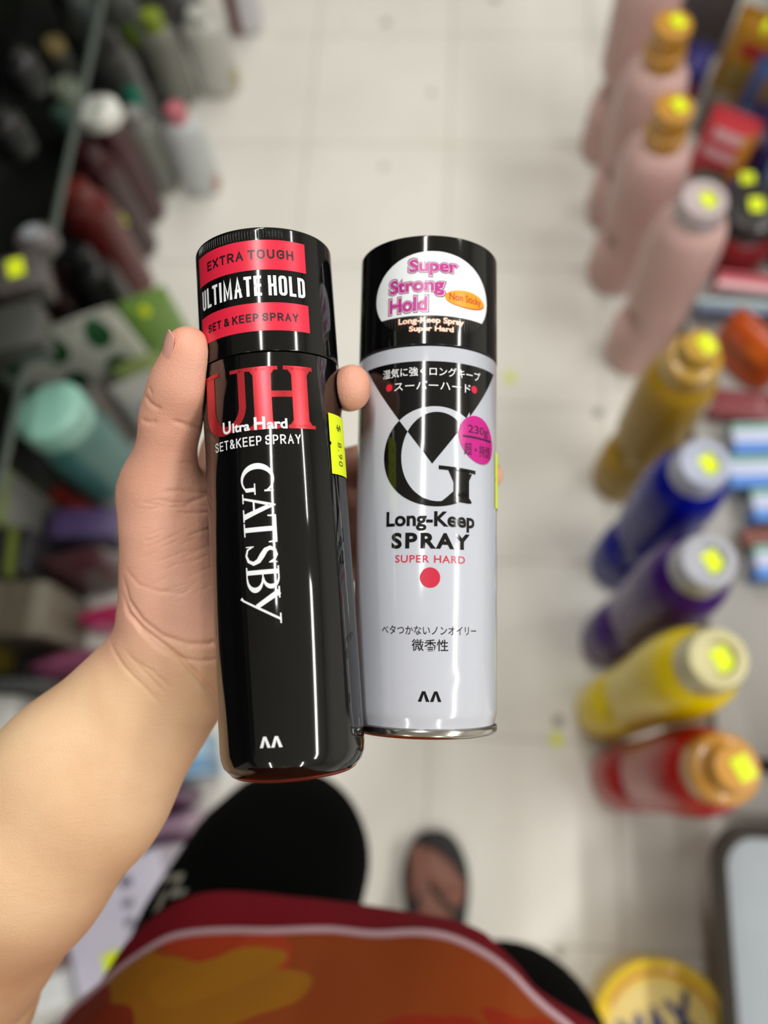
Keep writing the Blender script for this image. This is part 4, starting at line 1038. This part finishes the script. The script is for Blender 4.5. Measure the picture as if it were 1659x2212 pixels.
def carton(loc, sx, sy, sz, yaw, col, label, cat='box', name='carton', tilt=(0, 0), group=None, bands=(), stick=None, marks=()):
    """box with printed bands: (axis, from, to, colour) run round the box; its foot at loc"""
    o = thing(name, label, cat, loc, yaw, group); o.rotation_euler = (tilt[0], tilt[1], yaw)
    obj('carton_body', box_bm(-sx/2, sx/2, -sy/2, sy/2, 0, sz, min(sx, sy, sz)*.06), mat('card_' + col[1:], col, .45, coat=.1, var=.08), o)
    for ax, a, b, c in bands:
        e = .0007
        lim = [[-sx/2 - e, sx/2 + e], [-sy/2 - e, sy/2 + e], [.004, sz + e]]
        L = (sx, sy, sz)[ax]; b0 = (-sx/2, -sy/2, 0)[ax]
        lim[ax] = [b0 + a*L, b0 + b*L]
        obj('printed_band', box_bm(*lim[0], *lim[1], *lim[2]), mat('print_' + c[1:], c, .45), o)
    for mx_, my_, mw, ml, mc in marks:
        obj('printed_mark', box_bm(mx_*sx/2 - mw, mx_*sx/2 + mw, my_*sy/2 - ml, my_*sy/2 + ml, sz, sz + .0008), mat('print_' + mc[1:], mc, .5), o, smooth=False)
    if stick: put_sticker(o, stick[0]*sx/2, stick[1]*sy/2, sz + .0012, .024, .03)
    return o
def flask(loc, r, h, col, capcol, label, cat='bottle', name='shampoo_bottle', sy=.65, yaw=0, cr=.55, ch=.16, group=None, deco=(), capname='cap', stick=False, lean=(0, 0)):
    """oval bottle with rounded shoulder and a cap; deco = printed bands (z0, z1, colour, a0, a1)"""
    o = thing(name, label, cat, loc, yaw, group); o.rotation_euler = (lean[0], lean[1], yaw)
    hb = h*(1-ch); pf = fillet([(r*.80, 0), (r*.98, .006), (r, .02), (r, hb*.78), (r*.9, hb*.92), (r*cr*1.0, hb), (r*cr*.9, hb)], .02, 5)
    obj('body', lathe_bm(pf, 40, 1, sy), mat('flask_' + col[1:], col, .3, coat=.3), o, sharp=60)
    c = obj(capname, lathe_bm(fillet([(r*cr, 0), (r*cr*.98, h*ch*.85), (r*cr*.8, h*ch), (1e-4, h*ch)], .003), 32, 1, max(sy, .8)), mat('cap_plastic_' + capcol[1:], capcol, .3, coat=.2), o)
    c.location = (0, 0, hb)
    for z0, z1, cc, a0, a1 in deco:
        d = bmesh.new(); n = 24; k = 1.012
        loft(d, [[(r*k*math.cos(a0+(a1-a0)*i/n), r*k*sy*math.sin(a0+(a1-a0)*i/n), z*hb) for i in range(n+1)] for z in (z0, (z0+z1)/2, z1)], False, False, False)
        obj('printed_band' if cc != '#dcee08' else 'price_sticker', d, mat('print_' + cc[1:], cc, .4), o)
    if stick: put_sticker(o, 0, 0, h + .0008, .024, .028)
    return o
flask((-0.467, 1.636, 0.004), 0.038, 0.19, '#c9c8cc', '#c9c8cc', sy=.7, yaw=.2, deco=((.02,.8,'#6a2620',2.4,4.4),), label='white bottle with dark red side at the top edge, left of the aisle')
flask((-0.510, 1.462, 0.004), 0.047, 0.195, '#b9b9b2', '#b9b9b2', sy=.7, yaw=.2, ch=.1, deco=((.12,.32,'#a99c6c',-.9,-.3),), label='tall off-white bottle with small gold mark on the shelf edge')
flask((-0.515, 1.193, 0.004), 0.04, 0.22, '#c3c8ca', '#c76f7c', sy=.7, yaw=.25, cr=.5, ch=.14, deco=((.06,.22,'#b98478',-1.0,-.35),), label='white bottle with pink cap and pinkish mark at its foot')
flask((-0.595, 1.427, 0.004), 0.04, 0.22, '#77786f', '#7d9020', sy=.7, yaw=.2, ch=.16, label='olive grey bottle with lime green cap behind the off-white bottle')
flask((-0.574, 1.589, 0.004), 0.036, 0.175, '#6c6c6c', '#90a02c', sy=.7, yaw=.2, ch=.2, label='dark grey bottle with lime cap in the second row at the top')
flask((-0.601, 1.195, 0.004), 0.038, 0.21, '#7d7f78', '#8a8a86', sy=.7, yaw=.2, label='grey green bottle beside the pink capped white one')
flask((-0.660, 1.351, 0.004), 0.034, 0.245, '#5f605e', '#4a4a4a', sy=.7, yaw=.2, deco=((.35,.65,'#2f9a7c',-1.9,-1.0),), label='slim grey bottle with teal mark')
flask((-0.688, 1.514, 0.004), 0.036, 0.235, '#636562', '#5a5a5a', sy=.7, yaw=.2, deco=((.4,.7,'#7d9a3a',-1.9,-1.0),), label='slim grey bottle with lime mark')
flask((-0.763, 1.489, 0.004), 0.04, 0.235, '#5c5d5e', '#8a8c92', sy=.7, yaw=.2, label='grey bottle with silver cap left of the slim ones')
flask((-0.828, 1.589, 0.004), 0.036, 0.215, '#26242c', '#34323c', sy=.7, yaw=.2, label='near black bottle in the top left corner')
flask((-0.832, 1.447, 0.004), 0.028, 0.135, '#6a6460', '#d8b47c', sy=1, cr=.8, ch=.14, label='grey tube with beige cap below the top left corner')
flask((-0.627, 1.123, 0.004), 0.042, 0.29, '#431519', '#e8eae2', sy=.8, yaw=.25, ch=.10, cr=.98, label='burgundy bottle with a big round white cap under the glass edge')
flask((-0.635, 1.037, 0.004), 0.045, 0.29, '#38141a', '#38141a', sy=.75, yaw=.25, ch=.08, deco=((.42,.56,'#dcee08',-1.9,-1.2),), label='dark burgundy bottle with yellow price sticker')
flask((-0.633, 0.942, 0.004), 0.05, 0.305, '#5e1a1c', '#702824', sy=.75, yaw=.25, ch=.08, label='lighter red bottle in front of the burgundy ones')
flask((-0.732, 0.844, 0.004), 0.046, 0.24, '#2e1618', '#39292a', sy=.75, yaw=.3, ch=.1, label='dull maroon bottle lower than the red one')
flask((-0.637, 0.859, 0.004), 0.046, 0.245, '#121416', '#1a1c20', sy=.8, yaw=.3, ch=.2, label='black bottle between the red and maroon ones')
flask((-0.778, 1.319, 0.004), 0.028, 0.15, '#5c5c54', '#c9cbb8', sy=1, cr=1.0, ch=.25, label='small bottle with cream cap left of the white capped burgundy one')
flask((-0.779, 1.263, 0.004), 0.024, 0.14, '#3c4a46', '#6f8c82', sy=1, cr=.9, ch=.3, label='small bottle with grey green cap seen through the glass edge')
flask((-0.602, 0.745, 0.402), 0.03, 0.045, '#5d5856', '#8a8e94', sy=.8, yaw=.3, stick=False, label='grey brown bottle with silver cap standing on the glass shelf')
carton((-0.606, 0.672, 0.402), .07, .06, .05, .35, '#4c4744', 'small grey box with yellow sticker on the glass shelf', stick=(0, .2))
carton((-0.603, 0.583, 0.402), .09, .07, .05, .3, '#3c3e3a', 'plain grey green box on the glass shelf below the stickered one')
flask((-0.677, 0.925, 0.402), 0.034, 0.09, '#161618', '#121214', sy=.8, yaw=.3, label='black bottle on the glass shelf at the left edge')
flask((-0.677, 1.046, 0.402), 0.034, 0.085, '#1d1d20', '#141416', sy=.8, yaw=.3, label='charcoal bottle on the glass shelf at the far end')
pouch((-0.535, 0.807, 0.004), 0.1, 0.05, 0.185, 0.5, '#6f9440', 'lime green pouch with yellow sticker behind the thumb', deco=((-.1, .85, .16, .07, '#dcee08', 'price_sticker'),))
pouch((-0.527, 0.678, 0.004), 0.09, 0.05, 0.185, 0.5, '#87975a', 'pale green pouch with yellow sticker next to the leafy pack', deco=((.1, .6, .14, .1, '#dcee08', 'price_sticker'), (-.3,.35,.3,.14,'#b9bbb0','printed_panel')))
pouch((-0.648, 0.689, 0.004), 0.25, 0.06, 0.265, 0.42, '#b7bab0', 'large white pack printed with two rows of dark green leaves', deco=((-0.66, 0.84, .17, .12, '#124a26', 'leaf_spot'), (-0.05, 0.84, .17, .12, '#124a26', 'leaf_spot'), (0.56, 0.84, .17, .12, '#124a26', 'leaf_spot'), (-0.66, 0.5, .17, .12, '#124a26', 'leaf_spot'), (-0.05, 0.5, .17, .12, '#124a26', 'leaf_spot'), (0.56, 0.5, .17, .12, '#124a26', 'leaf_spot'), (.2, .12, .5, .05, '#b89a90', 'printed_panel')))
pouch((-0.516, 0.629, 0.004), 0.09, 0.04, 0.21, 0.5, '#a5a6a2', 'white pack with blue print just behind the thumb base', deco=((.0, .6, .4, .1, '#6a76a8', 'printed_panel'), (-.1,.3,.2,.1,'#c9cc70','price_sticker')))
pouch((-0.625, 0.590, 0.004), 0.13, 0.05, 0.21, 0.6, '#6b6560', 'plain grey brown pouch between teal bottle and leafy pack', deco=((-.2, .5, .12, .12, '#b9bd5a', 'price_sticker'),))
flask((-0.588, 0.517, 0.004), 0.06, 0.325, '#3f7672', '#8fc4b4', sy=.75, yaw=.75, cr=.95, ch=.16, deco=((.06,.20,'#a4a6a8',-2.6,.4),(.02,.05,'#4a7a8a',-2.6,.4),(.06,.14,'#dcee08',.5,.9)), label='teal bottle with mint cap and grey band beside the wrist')
carton((-0.672, 0.475, 0.004), .085, .03, .02, -.5, '#8e2f26', 'flat red carton at the foot of the teal bottle')
carton((-0.753, 0.414, 0.004), .13, .09, .20, .1, '#7d7f79', 'tall grey box with lime label left of the red carton', bands=((0, .86, .98, '#8c9a50'),))
carton((-0.709, 0.330, 0.004), .12, .08, .18, .1, '#232026', 'black box with lime label and white spot', bands=((0, .70, .84, '#6d7a2c'),(0,.35,.5,'#8a858a')))
carton((-0.606, 0.410, 0.004), .12, .05, .10, .05, '#4a3a66', 'purple box with pale stripe left of the hand', bands=((2, .6, .85, '#6a6676'),))
pouch((-0.586, 0.333, 0.004), 0.11, 0.05, 0.175, 0.3, '#4a2c30', 'dark maroon pouch with grey triangle beside the purple box', deco=((.25, .5, .3, .22, '#65625c', 'printed_panel'),))
carton((-0.668, 0.243, 0.004), .12, .09, .17, .05, '#6b6455', 'khaki box beside the forearm', bands=((0, .0, .35, '#7d7868'),))
carton((-0.763, 0.188, 0.004), .07, .07, .20, .1, '#8c7c2c', 'mustard yellow box at the left edge')
pouch((-0.556, 0.260, 0.004), 0.09, 0.04, 0.085, 0.3, '#b02a5a', 'crimson pouch right at the wrist', deco=((-.3, .6, .3, .2, '#d878a4', 'printed_panel'),))
pouch((-0.590, 0.171, 0.004), 0.13, 0.06, 0.115, 0.2, '#8a4a68', 'mauve pink pouch above the forearm')
carton((-0.695, 0.046, 0.004), .17, .12, .20, .03, '#d4d3cf', 'white box with brown lettering left of the forearm', bands=((0, .42, .60, '#8a6420'),(0,.62,.68,'#a5834a')))
carton((-0.697, 0.117, 0.004), .30, .014, .26, .02, '#2b2d2e', 'dark divider board in front of the white box', cat='divider', name='shelf_divider')
carton((-0.372, 0.038, 0), 0.05, 0.065, 0.1, 0.2, '#8fb4cf', 'pale blue box on the floor between forearm and shorts', bands=((1, .1, .4, '#6d93b8'),))
carton((-0.435, 0.015, 0), 0.06, 0.055, 0.13, 0.25, '#9ca3b8', 'grey blue box next to the pale blue one')
pouch((-0.432, -0.040, 0), 0.13, 0.04, 0.16, 0.35, '#6d3a66', 'deep plum pack under the forearm')
pouch((-0.407, -0.077, 0), 0.13, 0.04, 0.17, 0.35, '#c0a0ba', 'lilac pack behind the left thigh', deco=((.3,.5,.3,.2,'#c98aa8','printed_panel'),))
carton((-0.396, -0.191, 0), 0.15, 0.165, 0.24, 0.42, '#cbc7da', 'large white lavender pack with dark letters and yellow sticker', cat='pack', name='tissue_pack', marks=((.28,.66,.008,.006,'#5a566a'),(.22,.34,.007,.005,'#6a667a'),(.18,.06,.007,.005,'#6a667a'),(.16,-.2,.006,.006,'#5a566a')), stick=(-.28, -.42))
pouch((-0.533, -0.241, 0), 0.13, 0.05, 0.2, 0.4, '#c79abb', 'pink pack at the lower left under the forearm', deco=((.0,.6,.4,.2,'#d8a0a8','printed_panel'),))
carton((-0.475, -0.268, 0), 0.05, 0.04, 0.26, 0.4, '#dfe3e4', 'narrow white carton near the lower left corner')
carton((-0.472, -0.336, 0), 0.07, 0.04, 0.25, 0.4, '#26201f', 'black carton in the lower left corner')
pouch((0.476, 1.477, 0.101), 0.15, 0.06, 0.165, -0.25, '#4a4446', 'charcoal pack at the top edge behind the pink bottles')
pouch((0.565, 1.351, 0.101), 0.11, 0.07, 0.18, -0.5, '#a5781f', 'amber and red pouch beside the gold caps', deco=((.2, .66, .55, .07, '#9a2a24', 'printed_panel'), (-.2,.35,.3,.14,'#8a7a3c','printed_panel'), (.1,.9,.12,.06,'#dcee08','price_sticker')))
pouch((0.468, 1.350, 0.101), 0.055, 0.05, 0.115, -0.3, '#2c2c6a', 'narrow indigo pack between pink bottle and amber pouch', deco=((.0, .75, .6, .12, '#55559a', 'printed_panel'),(.5,.25,.4,.15,'#6a1c34','printed_panel')))
pouch((0.585, 1.257, 0.101), 0.09, 0.06, 0.16, -0.6, '#3a5484', 'mid blue pouch with brown panel', deco=((.1, .7, .4, .14, '#6b5a44', 'printed_panel'),(-.1,.35,.5,.1,'#6f84a8','printed_panel')))
pouch((0.639, 1.388, 0.101), 0.1, 0.06, 0.15, -0.6, '#55555e', 'grey pouch at the right edge near the top', deco=((-.6, .7, .18, .09, '#b9c060', 'price_sticker'),))
pouch((0.506, 1.154, 0.101), 0.1, 0.06, 0.15, -0.5, '#d0404a', 'red and white pouch with orange side', deco=((.1, .75, .62, .07, '#e6b4ba', 'printed_panel'),(.0,.5,.62,.07,'#e6b4ba','printed_panel'),(.75,.5,.2,.35,'#d08a2a','printed_panel')))
pouch((0.605, 1.104, 0.101), 0.1, 0.06, 0.135, -0.6, '#23246a', 'navy pack with pale grey panel at the right edge', deco=((.1, .6, .5, .22, '#7d8aa0', 'printed_panel'),))
flask((0.535, 1.068, 0.101), 0.026, 0.085, '#2c4a74', '#24344e', sy=1, stick=True, label='small blue bottle with yellow sticker on top')
carton((0.482, 1.061, 0.101), 0.035, 0.03, 0.06, -0.3, '#a8a028', 'small mustard box on the ledge behind the translucent pink cap')
flask((0.524, 0.973, 0.101), 0.066, 0.135, '#7a1218', '#1c181a', sy=1, cr=.8, ch=.3, name='jar', stick=True, label='dark red jar with black lid and yellow sticker')
carton((0.566, 0.876, 0.101), 0.17, 0.035, 0.05, -0.12, '#c86a74', 'red and white striped carton lying in front of the red jar', bands=((1, .0, .3, '#e0b9bd'),(1,.62,.8,'#8c2430')))
carton((0.527, 0.840, 0.101), 0.16, 0.03, 0.035, -0.05, '#65738c', 'slate blue carton lying beside the red striped one', bands=((1, .55, .9, '#a4b8b4'),))
pouch((0.529, 0.749, 0.101), 0.13, 0.07, 0.105, -0.9, '#c2500f', 'bright orange pack on the ledge', deco=((.0, .5, .9, .05, '#7a4a2a', 'printed_panel'),(.3,.75,.3,.1,'#d86a20','printed_panel')))
carton((0.527, 0.650, 0.101), 0.14, 0.05, 0.03, -0.1, '#7a2a30', 'flat dark red carton in front of the orange pack')
carton((0.560, 0.586, 0.101), 0.15, 0.055, 0.045, 0.06, '#c3cbe6', 'upper of two toothpaste cartons with green, white and blue stripes beside the gold bottle', name='toothpaste_carton', group='striped toothpaste cartons', bands=((1, .0, .34, '#4a86d8'),(1,.80,.93,'#3f9a58')))
carton((0.549, 0.527, 0.101), 0.15, 0.055, 0.045, 0.06, '#c3cbe6', 'lower of two striped toothpaste cartons, beside the blue bottle cap', name='toothpaste_carton', group='striped toothpaste cartons', bands=((1, .0, .34, '#4a86d8'),(1,.80,.93,'#3f9a58')))
carton((0.582, 0.471, 0.101), 0.15, 0.055, 0.045, 0.06, '#c3cbe6', 'striped toothpaste carton cut off by the right edge, third down', name='toothpaste_carton', group='striped toothpaste cartons', bands=((1, .0, .34, '#4a86d8'),(1,.80,.93,'#3f9a58')))
carton((0.578, 0.375, 0.101), 0.15, 0.055, 0.045, 0.06, '#c3cbe6', 'striped toothpaste carton cut off by the right edge, lowest', name='toothpaste_carton', group='striped toothpaste cartons', bands=((1, .0, .34, '#4a86d8'),(1,.80,.93,'#3f9a58')))
carton((0.552, 0.421, 0.101), 0.12, 0.03, 0.03, 0.1, '#7a4438', 'thin brown carton between the striped ones at the right edge')
pouch((0.588, 1.184, 0.101), 0.09, 0.05, 0.125, -0.5, '#1c2450', 'dark navy pack between the mid blue pouch and the right edge', deco=((.0, .6, .5, .14, '#8a8494', 'printed_panel'),))
pouch((0.499, 1.257, 0.101), 0.05, 0.04, 0.095, -0.4, '#5c5a50', 'small olive grey pack behind the second gold cap')
carton((0.482, 1.101, 0.101), 0.05, 0.04, 0.05, -0.3, '#2e3a2c', 'small dark green box beside the red and white pouch')
carton((0.623, 0.962, 0.101), 0.05, 0.05, 0.16, -0.2, '#3a1216', 'dark maroon carton at the right edge behind the red jar')
pouch((0.623, 0.768, 0.101), 0.12, 0.05, 0.13, -0.5, '#1f3c78', 'blue pack at the right edge behind the orange one', deco=((-.3,.6,.4,.1,'#c8ccd8','printed_panel'),))

# yellow tub at the lower right
tb = thing('plastic_tub', 'round yellow tub with navy letters on its lid beside the right leg', 'tub', (0.3308, -0.2968, 0.0))
TR = 0.096
obj('body', lathe_bm(fillet([(TR*.84, 0), (TR*.86, .004), (TR*.97, .095), (TR*.97, .10)], .004), 64), mat('tub_yellow', '#d9b416', .35, coat=.2), tb)
ld_ = obj('lid', lathe_bm(fillet([(TR*.98, 0.098), (TR*1.0, 0.100), (TR, 0.117), (TR*.96, 0.122), (TR*.90, 0.120), (TR*.87, 0.116), (1e-4, 0.116)], .004), 64), mat('tub_lid_yellow', '#dfbd14', .35, coat=.2), tb)
p = Print(1); pan = mat('lid_panel_cream', '#d8bf72', .4); nav = mat('lid_navy_ink', '#2d3160', .4); rst = mat('lid_rust_ink', '#b0603a', .4)
a = arc(0, 0, TR*.84, TR*.84, 25, 155, 30); b_ = arc(0, 0, TR*.78, TR*.78, 25, 155, 30)
me = bmesh.new()
def flat(pts, z):
    return me.faces.new([me.verts.new((x, y, z)) for x, y in pts])
mi = []
for i in range(30): flat([a[i], a[i+1], b_[i+1], b_[i]], .1165).material_index = 2
flat(arc(0, 0, TR*.77, TR*.70, 0, 360, 48)[:-1], .1166).material_index = 0
cu = bpy.data.curves.new('t', 'FONT'); cu.body = 'MAX'; cu.offset = .05; cu.shear = .2; to = bpy.data.objects.new('t', cu); COL.objects.link(to)
dg = bpy.context.evaluated_depsgraph_get(); dg.update(); tm = bpy.data.meshes.new_from_object(to.evaluated_get(dg))
xs = [v.co.x for v in tm.vertices]; cxm = (min(xs)+max(xs))/2; sc_ = TR*1.25/(max(xs)-min(xs)); ca, sa = math.cos(.42), math.sin(.42)
vv = []
for v in tm.vertices:
    x, y = (v.co.x-cxm)*sc_, (v.co.y-.36)*sc_*1.5 + TR*.10
    vv.append(me.verts.new((x*ca - y*sa, x*sa + y*ca, .1168)))
for q in tm.polygons:
    try: me.faces.new([vv[i] for i in q.vertices]).material_index = 1
    except ValueError: pass
bpy.data.objects.remove(to)
p.bm.free()
m_ = bpy.data.meshes.new('lid_print'); bmesh.ops.recalc_face_normals(me, faces=me.faces); me.to_mesh(m_); me.free()
link('lid_print', m_, [pan, nav, rst], ld_, False)

# price stickers dropped on the floor
for (x, y, rz, lb) in [(0.1318, 0.7613, 0.3, 'small yellow sticker on the floor right of the white can cap'), (0.2098, 0.0954, 0.1, 'small yellow sticker on the floor near the yellow bottle')]:
    o = obj('price_sticker', box_bm(-.010, .010, -.012, .012, 0, .0008), mat('worn_yellow_paper', '#d6dc6a', .6), None, smooth=False)
    o.location = (x, y, .0005); o.rotation_euler = (0, 0, rz)
    tag(o, lb, 'sticker')
